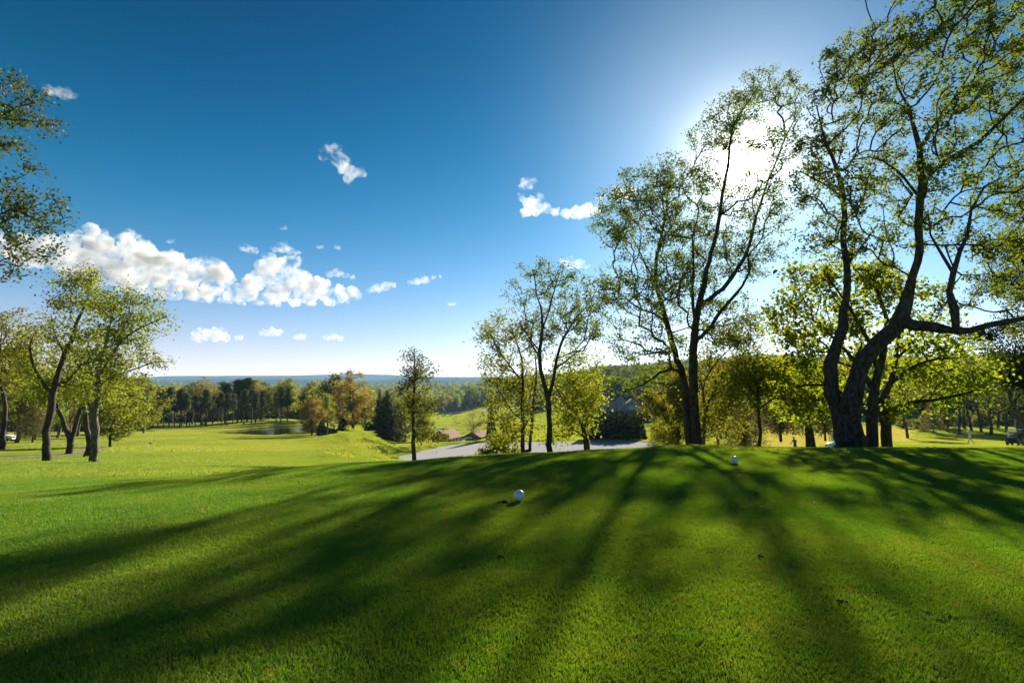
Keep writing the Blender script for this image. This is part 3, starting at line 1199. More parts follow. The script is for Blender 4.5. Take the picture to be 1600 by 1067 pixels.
# --- the tall twin-stemmed tree in front of the sun
hero_tree('tall_tree', 'tallest central tree, twin dark trunks, sun shining through its sparse crown', 1083, 26,
          [[(1079, 699, 0, .34), (1074, 640, 0, .27), (1068, 591, .1, .24), (1058, 561, .2, .21), (1046, 519, .4, .19), (1037, 486, .6, .17), (1025, 444, .9, .14), (1027, 395, 1.2, .11), (1040, 340, 1.4, .08), (1043, 306, 1.5, .06), (1050, 275, 1.6, .04)],
           [(1079, 699, 0, .34), (1088, 698, -.3, .36), (1085, 636, -.35, .30), (1084, 570, -.4, .27), (1085, 534, -.4, .25), (1087, 504, -.5, .23), (1094, 477, -.5, .20), (1100, 444, -.6, .17), (1105, 420, -.7, .16), (1122, 353, -1, .12), (1132, 289, -1.2, .10), (1137, 262, -1.3, .09), (1145, 201, -1.4, .06), (1168, 161, -1.4, .04), (1186, 134, -1.5, .03)],
           [(1094, 477, -.5, .17), (1112, 465, -.2, .16), (1130, 450, .2, .15), (1151, 423, .6, .13), (1170, 387, 1, .12), (1180, 346, 1.3, .10), (1190, 313, 1.5, .09), (1200, 282, 1.6, .08), (1217, 242, 1.8, .06), (1227, 215, 1.9, .05), (1247, 178, 2, .035)],
           [(1086, 534, -.4, .15), (1096, 526, -.8, .14), (1112, 507, -1.2, .13), (1136, 474, -1.8, .11), (1160, 447, -2.2, .09), (1171, 425, -2.4, .07), (1168, 394, -2.5, .05)],
           [(1086, 504, -.5, .12), (1083, 480, -.9, .11), (1082, 450, -1.2, .10), (1084, 420, -1.5, .08), (1083, 373, -1.8, .05), (1092, 330, -2, .03)],
           [(1068, 591, .1, .10), (1058, 579, -.2, .10), (1049, 577, -.5, .09), (1031, 582, -1, .075), (1007, 600, -1.6, .06), (983, 609, -2.2, .045), (959, 620, -2.6, .03)],
           [(1055, 553, .2, .08), (1031, 549, .9, .06), (1007, 555, 1.6, .04), (985, 548, 2, .03)],
           [(1040, 502, .5, .08), (1020, 490, 0, .06), (995, 480, -.6, .045), (971, 459, -1, .03)],
           [(1025, 444, .9, .08), (1008, 412, 1.4, .06), (990, 375, 1.8, .045), (975, 350, 2, .03)],
           [(1137, 262, -1.3, .05), (1118, 250, -1.8, .035), (1098, 246, -2.2, .025)]],
          [(1000, 335, 62, 62), (958, 350, 34, 34), (1035, 285, 48, 45), (1010, 440, 70, 45), (958, 470, 36, 50), (1085, 400, 60, 55), (1100, 290, 40, 40),
           (1150, 190, 45, 45), (1185, 140, 45, 30), (1235, 150, 26, 36), (1228, 215, 26, 45), (1205, 330, 32, 55), (1170, 405, 45, 38), (1130, 500, 50, 40), (1010, 540, 55, 32),
           (985, 600, 40, 18), (1165, 520, 45, 30), (1070, 350, 42, 42), (1110, 215, 32, 30), (1020, 590, 35, 18), (1060, 470, 60, 60, .5), (1165, 300, 34, 40, .8), (1180, 235, 34, 36, .7), (1150, 345, 36, 30), (1215, 270, 20, 30)],
          LEAF_LOCUST, BARK_DARK, 11, rs=.66, dens=5.6, per=14, sigma=.12, size=.112, skip=.3, spread=2.2, rmax=.022)

hero_tree('sapling', 'slender fresh-leaved young tree leaning right beside the tallest tree trunk', 1101, 27.5,
          [[(1100, 699, 0, .11), (1100, 660, 0, .09), (1104, 636, 0, .085), (1124, 600, .2, .06), (1142, 570, .4, .045), (1166, 556, .6, .025)],
           [(1102, 645, 0, .06), (1098, 610, -.3, .05), (1112, 576, -.6, .04), (1136, 549, -.9, .03), (1154, 534, -1, .02)],
           [(1104, 636, 0, .05), (1092, 590, .5, .04), (1080, 560, .8, .025)]],
          [(1122, 640, 40, 38), (1150, 592, 45, 28), (1118, 560, 38, 34), (1160, 532, 32, 28), (1180, 565, 28, 20), (1130, 680, 30, 14)],
          LEAF_SPRING, BARK_GREY, 12, dens=5.5, per=12, sigma=.20, size=.13, spread=1.2, rmax=.02)

# --- right: the leaning giant
hero_tree('leaning_oak', 'huge leaning twin-trunked tree with a thick crooked limb at right', 1326, 16.2,
          [[(1327, 700, 0, .62), (1326, 690, 0, .54), (1324, 677, 0, .52), (1319, 660, 0, .42), (1311, 640, 0, .30), (1302, 615, .1, .27), (1298, 570, .1, .24), (1308, 534, .2, .22), (1317, 510, .2, .20), (1322, 467, .3, .19), (1324, 413, .4, .17), (1319, 378, .5, .16), (1318, 317, .6, .14), (1309, 267, .7, .12), (1293, 228, .8, .09), (1284, 199, .9, .06), (1276, 165, 1, .035)],
           [(1325, 688, 0, .5), (1331, 676, -.15, .42), (1332, 655, -.22, .38), (1329, 627, -.3, .34), (1337, 595, -.4, .32), (1351, 563, -.5, .31), (1372, 535, -.6, .30), (1394, 513, -.6, .29), (1408, 492, -.7, .26), (1419, 470, -.7, .22), (1426, 431, -.7, .20), (1437, 388, -.8, .19), (1437, 350, -.8, .18), (1436, 310, -.9, .17), (1441, 285, -.9, .16), (1437, 235, -1, .13), (1430, 206, -1, .11), (1419, 167, -1, .08), (1402, 135, -1, .05), (1395, 95, -1, .03)],
           [(1408, 495, -.7, .22), (1425, 505, -1, .20), (1444, 506, -1.2, .19), (1465, 513, -1.4, .18), (1493, 517, -1.6, .17), (1515, 515, -1.7, .13), (1547, 506, -1.9, .10), (1600, 497, -2.2, .08), (1660, 480, -2.5, .05)],
           [(1493, 517, -1.6, .16), (1488, 485, -1.6, .15), (1483, 456, -1.5, .14), (1486, 424, -1.5, .13), (1500, 396, -1.5, .11), (1513, 367, -1.5, .09), (1517, 328, -1.5, .07), (1537, 292, -1.6, .05), (1565, 278, -1.6, .03)],
           [(1484, 430, -1.5, .10), (1468, 392, -1.3, .07), (1454, 367, -1.2, .05), (1450, 330, -1.2, .03)],
           [(1438, 232, -1, .11), (1466, 189, -.6, .09), (1483, 164, -.3, .08), (1501, 139, 0, .06), (1533, 85, .3, .045), (1544, 39, .5, .03), (1550, -20, .5, .02)],
           [(1483, 164, -.3, .05), (1519, 139, -.6, .04), (1576, 114, -1, .03), (1620, 90, -1.2, .02)],
           [(1441, 285, -.9, .12), (1483, 249, -1.3, .10), (1533, 221, -1.7, .09), (1562, 192, -2, .075), (1597, 157, -2.3, .06), (1650, 110, -2.6, .04)],
           [(1437, 310, -.9, .09), (1398, 263, -1.3, .06), (1359, 246, -1.7, .04), (1330, 250, -2, .025)],
           [(1318, 310, .6, .07), (1288, 288, .2, .05), (1252, 269, -.2, .03)],
           [(1312, 275, .7, .06), (1334, 246, 1.2, .04), (1350, 210, 1.5, .025)],
           [(1324, 413, .4, .08), (1350, 380, .9, .06), (1372, 350, 1.3, .04)]],
          [(1300, 130, 40, 45), (1350, 95, 52, 45), (1420, 62, 60, 48), (1500, 45, 66, 48), (1580, 60, 48, 60), (1285, 215, 38, 50), (1375, 175, 52, 55), (1470, 150, 52, 52), (1560, 160, 48, 55),
           (1268, 290, 34, 42), (1340, 290, 50, 52), (1400, 270, 42, 42), (1485, 255, 52, 52), (1565, 285, 52, 55), (1300, 370, 45, 40), (1380, 375, 48, 42), (1450, 345, 48, 42), (1545, 390, 52, 52),
           (1600, 350, 40, 60), (1660, 200, 70, 110, .6), (1500, -50, 110, 50, .6), (1660, 40, 70, 80, .6), (1620, 470, 60, 50, .7), (1500, 470, 40, 30, .7), (1400, -40, 60, 30, .6)],
          LEAF_LOCUST, BARK_DARK, 13, rs=.72, zthin=4.2, rcap=.024, dens=14.5, per=14, sigma=.09, size=.096, skip=.3, spread=1.9, rmax=.018)

# --- right: bright maples behind it
hero_tree('maple_tree', 'bright yellow-green maple, straight dark trunk just right of the leaning tree', 1363, 20.5,
          [[(1363, 697, 0, .25), (1362, 660, 0, .23), (1362, 635, 0, .22), (1366, 610, 0, .20), (1374, 580, 0, .16), (1382, 540, 0, .13), (1385, 500, 0, .10), (1370, 450, 0, .06), (1360, 410, 0, .03)],
           [(1363, 645, 0, .10), (1337, 636, -.8, .08), (1310, 610, -1.6, .06), (1275, 600, -2.4, .045), (1245, 605, -3, .03)],
           [(1366, 610, 0, .12), (1340, 570, .5, .09), (1305, 530, 1, .06), (1270, 500, 1.2, .04), (1240, 490, 1.2, .025)],
           [(1374, 580, 0, .10), (1350, 520, -.6, .08), (1320, 470, -1.2, .05), (1290, 430, -1.6, .03)],
           [(1382, 540, 0, .07), (1405, 490, .6, .05), (1420, 450, 1, .03)]],
          [(1268, 448, 50, 40), (1325, 425, 52, 34), (1238, 500, 44, 36), (1300, 515, 60, 34), (1250, 565, 52, 32), (1395, 448, 52, 36), (1290, 612, 52, 36), (1345, 555, 45, 30), (1350, 480, 45, 30), (1225, 560, 30, 30), (1280, 655, 40, 14)],
          LEAF_MAPLE, BARK_DARK, 14, dens=5.6, per=8.5, sigma=.17, size=.15, spread=1.8, rmax=.02, aspect=.85)
hero_tree('maple_tree', 'bright maple, stout trunk leaning left, second right of the leaning tree', 1385, 21.5,
          [[(1386, 697, 0, .24), (1385, 665, 0, .22), (1381, 645, 0, .20), (1376, 630, .2, .17), (1390, 600, .4, .13), (1400, 560, .4, .10), (1405, 520, .4, .07), (1410, 480, .4, .04)],
           [(1381, 645, 0, .11), (1400, 634, -.5, .10), (1436, 627, -1.2, .08), (1476, 622, -2, .06), (1520, 612, -2.6, .04)],
           [(1390, 600, .4, .09), (1425, 575, 0, .07), (1465, 560, -.6, .05), (1500, 560, -1, .03)],
           [(1400, 560, .4, .07), (1440, 520, 1, .05), (1470, 490, 1.4, .03)]],
          [(1405, 560, 52, 32), (1462, 600, 62, 30), (1415, 640, 46, 20), (1520, 600, 46, 28), (1470, 545, 45, 28), (1440, 500, 45, 30), (1530, 560, 40, 25), (1470, 640, 40, 14)],
          LEAF_MAPLE, BARK_DARK, 15, dens=5.4, per=8.5, sigma=.17, size=.15, spread=1.8, rmax=.02, aspect=.85)
hero_tree('maple_tree', 'small maple with a thin straight trunk between tallest tree and leaning tree', 1187, 23,
          [[(1187, 698, 0, .085), (1186, 660, 0, .075), (1185, 620, 0, .06), (1183, 590, 0, .04), (1180, 570, 0, .025)],
           [(1186, 640, 0, .035), (1165, 615, -.3, .03), (1148, 600, -.5, .02)],
           [(1185, 630, 0, .04), (1210, 622, -.3, .03), (1235, 625, -.6, .02)]],
          [(1180, 590, 40, 26), (1215, 622, 34, 20), (1160, 610, 24, 18), (1200, 570, 30, 20), (1235, 600, 24, 20)],
          LEAF_MAPLE, BARK_DARK, 16, dens=9, per=11, sigma=.17, size=.15, spread=1.0, rmax=.02, aspect=.85)
hero_tree('maple_tree', 'maple with two thin splayed trunks before the tan mound', 1264, 27,
          [[(1263, 698, 0, .17), (1263, 670, 0, .15), (1262, 650, 0, .12), (1258, 620, 0, .08), (1250, 590, 0, .04)],
           [(1262, 652, 0, .10), (1267, 672, .1, .11), (1272, 700, .2, .12)],
           [(1262, 640, 0, .06), (1280, 615, .5, .04), (1300, 600, .8, .02)]],
          [(1250, 640, 36, 18), (1275, 630, 30, 20), (1235, 620, 28, 22), (1262, 590, 36, 28), (1300, 600, 28, 24)],
          LEAF_MAPLE, BARK_DARK, 17, dens=5, per=11, sigma=.2, size=.16, spread=1.2, rmax=.02, aspect=.85)

# --- centre group in front of the lot
hero_tree('shade_tree', 'airy forked tree with one straight dark trunk before the gravel lot', 858, 26,
          [[(858, 707, 0, .17), (858, 665, 0, .145), (857, 623, 0, .13), (850, 598, 0, .11), (845, 579, -.1, .10), (843, 549, -.3, .09), (848, 515, -.5, .075), (845, 478, -.6, .05), (838, 461, -.7, .035), (835, 430, -.8, .02)],
           [(857, 620, 0, .10), (864, 599, .2, .09), (867, 576, .3, .08), (875, 542, .5, .065), (886, 518, .6, .055), (902, 495, .8, .045), (923, 471, 1, .03), (935, 445, 1, .02)],
           [(848, 515, -.5, .045), (862, 470, -.2, .035), (872, 435, 0, .02)],
           [(867, 576, .3, .05), (890, 560, -.5, .04), (915, 540, -1, .025)],
           [(843, 549, -.3, .045), (825, 525, -.8, .03), (812, 505, -1, .02)]],
          [(848, 428, 42, 20), (820, 450, 30, 22), (880, 440, 36, 30), (918, 455, 32, 34), (860, 490, 48, 34), (900, 515, 42, 34), (840, 530, 40, 30), (925, 510, 25, 30)],
          LEAF_LOCUST, BARK_DARK, 18, dens=7, per=11.5, sigma=.11, skip=.25, size=.108, spread=1.2, rmax=.018)
hero_tree('shade_tree', 'leafy bright green tree with two thin trunks, left end of the centre clump', 820, 27.5,
          [[(818, 707, 0, .12), (817, 650, 0, .10), (816, 596, 0, .08), (815, 560, 0, .06), (805, 530, 0, .04), (795, 505, 0, .025)],
           [(818, 704, 0, .11), (827, 704, .3, .10), (832, 650, .4, .085), (836, 610, .5, .07), (838, 582, .5, .05), (835, 545, .5, .03)],
           [(816, 596, 0, .05), (795, 570, -.4, .04), (778, 545, -.8, .03), (765, 520, -1, .02)]],
          [(772, 540, 30, 36), (760, 512, 20, 18), (800, 515, 38, 30), (790, 580, 38, 30), (800, 630, 36, 32), (790, 675, 30, 24), (825, 600, 30, 40), (770, 620, 22, 26), (815, 670, 30, 25), (765, 655, 16, 20)],
          LEAF_SPRING, BARK_DARK, 19, dens=5.5, per=10, sigma=.18, size=.125, spread=1.0, rmax=.018)
hero_tree('shade_tree', 'low yellow-green tree with a short leaning trunk, right end of centre clump', 918, 29,
          [[(918, 705, 0, .20), (915, 685, 0, .17), (911, 668, 0, .15), (902, 648, 0, .11), (898, 620, 0, .07), (900, 590, 0, .04)],
           [(911, 668, 0, .08), (925, 640, .4, .06), (932, 610, .6, .04)],
           [(902, 648, 0, .06), (880, 625, -.6, .05), (865, 600, -.8, .03)]],
          [(912, 640, 28, 36), (925, 600, 26, 28), (892, 600, 36, 36), (885, 650, 34, 28), (870, 680, 30, 16), (900, 560, 34, 24), (935, 630, 16, 24)],
          LEAF_MAPLE, BARK_DARK, 20, dens=5.5, per=10, sigma=.2, size=.14, spread=1.0, rmax=.018)
hero_tree('young_tree', 'slim upright young tree standing alone at the left edge of the gravel lot', 647, 33,
          [[(648, 719, 0, .155), (647, 690, 0, .14), (646, 650, 0, .12), (647, 610, 0, .09), (648, 580, 0, .06), (647, 545, 0, .02)],
           [(648, 690, 0, .04), (655, 672, -.3, .035), (668, 668, -.5, .02)],
           [(647, 610, 0, .04), (658, 595, .2, .03), (672, 582, .4, .02)],
           [(646, 640, 0, .035), (635, 622, -.2, .025), (625, 612, -.4, .015)]],
          [(645, 558, 15, 13), (660, 578, 18, 16), (640, 598, 20, 20), (670, 600, 14, 14), (652, 630, 26, 16), (672, 640, 16, 14), (668, 686, 20, 16), (630, 618, 15, 12), (648, 580, 14, 16), (640, 650, 14, 10)],
          LEAF_OLIVE, BARK_DARK, 21, dens=6, per=15, sigma=.17, size=.14, spread=.5, rmax=.018)

# --- left group
hero_tree('roadside_tree', 'dark leaning forked tree beside the asphalt path at left', 71, 30,
          [[(71, 718, 0, .27), (73, 690, 0, .23), (76, 656, 0, .21), (83, 613, 0, .19), (90, 589, 0, .17), (101, 552, .2, .15), (111, 535, .3, .13), (121, 501, .4, .10), (132, 478, .5, .07), (140, 450, .6, .04), (142, 425, .6, .02)],
           [(81, 620, 0, .12), (64, 592, -.5, .10), (51, 569, -.9, .08), (46, 542, -1.2, .06), (52, 525, -1.4, .03)],
           [(86, 605, 0, .11), (111, 589, -.6, .09), (128, 569, -1, .07), (148, 565, -1.5, .05), (165, 550, -1.8, .03)],
           [(101, 552, .2, .06), (85, 520, .8, .05), (80, 490, 1.2, .03)],
           [(78, 600, 0, .04), (45, 585, .6, .03), (20, 578, 1, .02)]],
          [(105, 438, 40, 18), (138, 432, 30, 18), (95, 468, 28, 18), (142, 470, 42, 24), (108, 515, 40, 20), (60, 550, 34, 24), (130, 545, 36, 22), (40, 525, 25, 18), (30, 580, 25, 16), (160, 520, 28, 18), (75, 500, 25, 16)],
          LEAF_SPRING, BARK_DARK, 22, dens=3.8, per=15, sigma=.2, size=.14, spread=1.5, rmax=.02)
hero_tree('roadside_tree', 'grey-trunked spreading tree with branches reaching right over the lawn at left', 147, 28,
          [[(147, 723, 0, .26), (148, 700, 0, .22), (149, 670, 0, .20), (147, 643, 0, .18), (153, 619, 0, .14), (155, 586, 0, .12), (160, 555, 0, .09), (170, 520, 0, .06), (178, 480, 0, .03)],
           [(155, 592, 0, .09), (182, 542, -.4, .075), (209, 518, -.7, .055), (236, 505, -1, .04), (260, 494, -1.2, .02)],
           [(154, 600, 0, .07), (185, 585, .4, .055), (216, 575, .7, .04), (236, 567, .9, .03), (270, 565, 1.1, .015)],
           [(148, 655, 0, .10), (139, 629, .4, .08), (132, 600, .7, .05), (130, 570, .9, .03)],
           [(182, 542, -.4, .045), (198, 500, -.2, .03), (205, 465, 0, .02)]],
          [(178, 470, 36, 24), (212, 485, 30, 32), (242, 500, 22, 22), (165, 555, 36, 24), (200, 540, 40, 28), (238, 565, 28, 9), (190, 590, 34, 24), (170, 512, 30, 22), (150, 600, 30, 30), (185, 625, 30, 20)],
          LEAF_SPRING, BARK_GREY, 23, dens=4.2, per=15, sigma=.2, size=.14, spread=1.3, rmax=.02)
hero_tree('roadside_tree', 'V-shaped pair of dark leaning trunks standing behind the asphalt path', 108, 42,
          [[(110, 694, 0, .24), (104, 675, 0, .20), (97, 655, 0, .18), (88, 629, 0, .14), (80, 605, 0, .09), (72, 580, 0, .04)],
           [(109, 692, 0, .20), (116, 672, .2, .18), (125, 640, .3, .15), (130, 615, .4, .10), (138, 590, .4, .05)]],
          [(75, 590, 32, 20), (135, 590, 34, 24), (100, 600, 30, 22), (60, 620, 25, 20), (150, 615, 25, 20)],
          LEAF_SPRING, BARK_DARK, 24, dens=2.0, per=14, sigma=.28, size=.2, spread=1.5, rmax=.03)
hero_tree('roadside_tree', 'dark trunk leaning left behind the grey-trunked spreading tree', 137, 37,
          [[(139, 703, 0, .25), (137, 680, 0, .2), (132, 643, 0, .16), (128, 615, 0, .11), (130, 580, 0, .06), (128, 550, 0, .03)]],
          [(130, 580, 30, 22), (115, 555, 28, 20), (150, 570, 25, 20), (120, 620, 22, 16)],
          LEAF_OLIVE, BARK_DARK, 25, dens=2.2, per=14, sigma=.28, size=.18, spread=1.2, rmax=.03)
# overhanging boughs of a tree that stands just outside the frame on the left
hero_tree('overhanging_tree', 'tree at the left edge, only its dark leafy boughs reach into view', -150, 13.5,
          [[(-150, 745, 0, .34), (-152, 600, 0, .27), (-150, 450, 0, .22), (-145, 320, 0, .17), (-150, 200, 0, .11), (-150, 60, 0, .05)],
           [(-146, 330, 0, .12), (-100, 260, -.2, .09), (-50, 210, -.3, .06), (10, 175, -.4, .04), (55, 160, -.5, .02)],
           [(-148, 430, 0, .12), (-90, 395, .2, .09), (-40, 370, .3, .06), (10, 345, .4, .04), (60, 320, .5, .02)],
           [(-149, 480, 0, .09), (-90, 450, .5, .07), (-30, 420, .8, .04), (20, 400, 1, .02)],
           [(-150, 380, 0, .09), (-190, 330, .5, .06), (-230, 300, .8, .03)]],
          [(20, 125, 26, 20), (50, 150, 30, 16), (15, 180, 32, 22), (65, 205, 26, 20), (20, 225, 34, 22), (50, 265, 24, 12), (10, 285, 20, 20), (45, 315, 42, 30), (75, 340, 26, 24), (15, 350, 38, 30), (40, 390, 40, 24), (10, 425, 34, 14),
           (-40, 180, 40, 50, .7), (-50, 340, 45, 50, .7), (-110, 240, 60, 80, .5), (-160, 120, 70, 70, .5), (-220, 280, 70, 80, .4), (-60, 430, 50, 30, .5)],
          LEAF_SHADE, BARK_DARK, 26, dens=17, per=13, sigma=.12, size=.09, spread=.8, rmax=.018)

hero_tree('gnarled_tree', 'broad thick-trunked tree at the right edge behind the golf cart', 1594, 74,
          [[(1595, 686, 0, .62), (1594, 668, 0, .5), (1591, 652, 0, .46), (1586, 640, 0, .40), (1580, 625, 0, .3), (1578, 600, 0, .2), (1580, 575, 0, .1)],
           [(1588, 645, 0, .22), (1575, 640, -1, .2), (1560, 645, -2, .15), (1545, 652, -2.6, .09)],
           [(1586, 640, 0, .22), (1565, 625, 1, .18), (1545, 615, 2, .1)],
           [(1582, 628, 0, .25), (1605, 605, 0, .2), (1625, 590, 0, .1)]],
          [(1570, 600, 34, 22), (1545, 622, 26, 12), (1600, 580, 40, 26), (1630, 600, 36, 30), (1560, 570, 26, 20)],
          LEAF_OLIVE, BARK_DARK, 27, dens=.35, per=20, sigma=.5, size=.34, spread=3, rmax=.05, r_tip=.025)
hero_tree('drooping_pine', 'dark drooping conifer at the right edge above the golf cart', 1625, 25,
          [[(1628, 700, 0, .35), (1626, 600, 0, .28), (1624, 480, 0, .22), (1622, 360, 0, .14), (1620, 260, 0, .05)],
           [(1625, 560, 0, .06), (1590, 565, -.6, .05), (1550, 582, -1, .03), (1520, 600, -1.2, .015)],
           [(1625, 500, 0, .06), (1585, 500, -.3, .05), (1545, 520, -.6, .03), (1520, 540, -.8, .015)],
           [(1624, 430, 0, .06), (1590, 425, -.3, .04), (1560, 440, -.6, .02)],
           [(1623, 380, 0, .05), (1595, 370, .3, .03), (1570, 385, .6, .015)]],
          [(1575, 400, 30, 16), (1590, 375, 25, 14), (1565, 450, 36, 16), (1600, 430, 30, 18), (1545, 525, 36, 14), (1590, 505, 34, 16), (1580, 550, 30, 16), (1540, 590, 32, 12), (1590, 590, 36, 18),
           (1640, 420, 40, 60, .5), (1640, 540, 40, 60, .5), (1630, 310, 25, 30), (1690, 500, 40, 60, .4)],
          NEEDLE_CEDAR, BARK_DARK, 28, dens=9, per=22, sigma=.16, size=.16, spread=.8, rmax=.03, aspect=.3, droop=.8)


# ------------------------------------------------------------------ generic trees of the background
def rand_broadleaf(Hh, rg, crown_lo=.28, wide=.33, clumps=11, dens_pts=170, leaves=16, lsize=.3, sig=.34, rbase=None, r_tip=.02):
    rb = rbase or Hh * .018
    wob = rg.normal(0, .018, (6, 2)).cumsum(0) * Hh
    zs = np.array([-.03, .1, .3, .5, .7, .9]) * Hh
    tr = np.stack([wob[:, 0], wob[:, 1], zs, rb * np.array([1.25, 1, .8, .55, .3, .1])], -1)
    tr[0, :2] = 0
    limbs = [tr]
    els = []
    for i in range(clumps):
        a = i * 2.4 + rg.uniform(-.5, .5)
        fz = crown_lo + (1 - crown_lo) * (i + .5) / clumps
        prof = math.sin(math.pi * min(.97, (fz - crown_lo) / (1.02 - crown_lo) * .82 + .16)) ** .7
        rr = wide * Hh * prof * rg.uniform(.35, .75)
        cx, cy_, cz = math.cos(a) * rr, math.sin(a) * rr, fz * Hh * .96
        er = wide * Hh * prof * rg.uniform(.36, .55) + .03 * Hh
        els.append((cx, cy_, cz, er, er, er * .62))
        if i % 2 == 0 and rr > .05 * Hh:
            z0 = max(.18 * Hh, cz - rr * .9)
            limbs.append(np.array([(0, 0, z0, rb * .5), (cx * .4, cy_ * .4, z0 + (cz - z0) * .5, rb * .38), (cx, cy_, cz, rb * .15)]))
    pts = ell_points(els, 1, rg)
    tot = sum(4.19 * e[3] * e[4] * e[5] for e in els)
    pts = ell_points(els, dens_pts / tot, rg)
    T = grow(limbs, pts, rg, r_tip=r_tip, step=Hh * .06, jitter=.1)
    v, f = leaves_on(T, leaves, sig, lsize, rg, rmax=max(.06, r_tip * 3))
    return T, v, f


def rand_pine(Hh, rg, lo=.45, wide=.2, lsize=.34, n=16):
    rb = Hh * .014
    lean = rg.normal(0, .02, 2) * Hh
    tr = np.array([(0, 0, -.3, rb * 1.2), (lean[0] * .3, lean[1] * .3, Hh * .3, rb), (lean[0] * .7, lean[1] * .7, Hh * .7, rb * .6), (lean[0], lean[1], Hh * .96, rb * .15)])
    limbs, els = [tr], []
    for i in range(n):
        fz = lo + (1 - lo) * (i + rg.random()) / n
        a = i * 2.4 + rg.uniform(-.4, .4)
        rr = wide * Hh * (1.08 - (fz - lo) / (1 - lo) * .85) * rg.uniform(.55, 1.0)
        z = fz * Hh
        x, y = math.cos(a) * rr, math.sin(a) * rr
        limbs.append(np.array([(lean[0] * fz, lean[1] * fz, z - .12 * rr, rb * .3), (x * .5, y * .5, z, rb * .22), (x, y, z + .1 * rr, rb * .1)]))
        er = .09 * Hh * rg.uniform(.7, 1.1)
        els.append((x * .8, y * .8, z + .1 * rr, er, er, er * .45))
        els.append((x * .35, y * .35, z, er * .8, er * .8, er * .4))
    tot = sum(4.19 * e[3] * e[4] * e[5] for e in els)
    pts = ell_points(els, 150 / tot, rg)
    T = grow(limbs, pts, rg, r_tip=.018, step=Hh * .07, jitter=.08)
    v, f = leaves_on(T, 16, .20, lsize, rg, rmax=.04, aspect=.3)
    return T, v, f


def rand_spruce(Hh, rg, wide=.24, lo=.04, lsize=.42, whorls=26, per=60):
    rb = Hh * .016
    pos, par, rad = [(0, 0, -.3)], [-1], [rb * 1.2]
    trunk = [0]
    zs = np.linspace(.02, .99, whorls + 2) * Hh
    for z in zs:
        pos.append((0, 0, z))
        par.append(trunk[-1])
        rad.append(max(.012, rb * (1 - z / Hh)))
        trunk.append(len(pos) - 1)
    cs = []
    for wi, z in enumerate(zs):
        f = z / Hh
        if f < lo:
            continue
        ln = wide * Hh * (1.0 - f) ** .85 + .05 * Hh * (1 - f) + .08
        nb = 7 if f < .8 else 5
        for b in range(nb):
            a = b * 2 * math.pi / nb + wi * .7 + rg.uniform(-.25, .25)
            l = ln * rg.uniform(.7, 1.12)
            pv = trunk[wi + 1]
            for k in (1, 2, 3):
                s = k / 3
                zz = z + l * (.12 * s - .42 * s * s + .16 * s ** 3)
                pos.append((math.cos(a) * l * s, math.sin(a) * l * s, zz))
                par.append(pv)
                rad.append(max(.008, .02 * (1 - s * .7)))
                q0 = np.array(pos[pv])
                q1 = np.array(pos[-1])
                m = max(2, int(per * l / (wide * Hh) * .5))
                t_ = rg.random(m)[:, None]
                c = q0 + (q1 - q0) * t_
                side = rg.normal(0, .10 * l * (1.15 - s * .6) + .03, (m, 2))
                c[:, 0] += side[:, 0]
                c[:, 1] += side[:, 1]
                c[:, 2] -= np.abs(rg.normal(0, .07 * l + .04, m))
                cs.append(c)
                pv = len(pos) - 1
    T = dict(pos=np.array(pos, float), par=np.array(par), rad=np.array(rad), nl=0)
    v, f = leaf_quads(np.concatenate(cs), lsize, rg, .34, .5, .7)
    return T, v, f


def rand_cedar(Hh, rg, wide=.15, n=3600, lsize=.24):
    rb = .09
    T = dict(pos=np.array([(0, 0, -.3), (0, 0, Hh * .4), (0, 0, Hh * .95)], float), par=np.array([-1, 0, 1]), rad=np.array([rb, rb * .7, .02]), nl=0)
    z = 1 - np.sqrt(rg.random(n) * .98 + .001)
    a = rg.random(n) * 2 * math.pi
    prof = np.minimum(1, (1 - z) ** .62 * 1.12) * np.minimum(1, .75 + z * 2)
    r = wide * Hh * prof * (.55 + .45 * rg.random(n) ** .5) * (1 + .16 * np.sin(a * 5 + z * 22))
    c = np.stack([r * np.cos(a), r * np.sin(a), z * Hh + .05], -1)
    v, f = leaf_quads(c, lsize, rg, .45, .2, -.9)
    return T, v, f


def proto(kind, T, v, f, bark, leaf, ks=(7, 3)):
    return (wood_mesh(kind + '_trunk', T, bark, ks=ks), mesh_np(kind + '_crown', v, [f], [leaf], False))


def far_proto(name, T, v, f, bark, leaf):
    w = wood_mesh('tmp', T, bark, ks=(5, 3))
    nv = len(w.vertices)
    co = np.zeros(nv * 3, np.float32)
    w.vertices.foreach_get('co', co)
    fi = np.zeros(len(w.loops), np.int32)
    w.loops.foreach_get('vertex_index', fi)
    bpy.data.meshes.remove(w)
    me = mesh_np(name, np.vstack([co.reshape(-1, 3), v]), [fi.reshape(-1, 4), (f + nv, 1)], [bark, leaf], False)
    return bpy.data.objects.new(name, me)


def rgs(i):
    return np.random.default_rng(1000 + i)


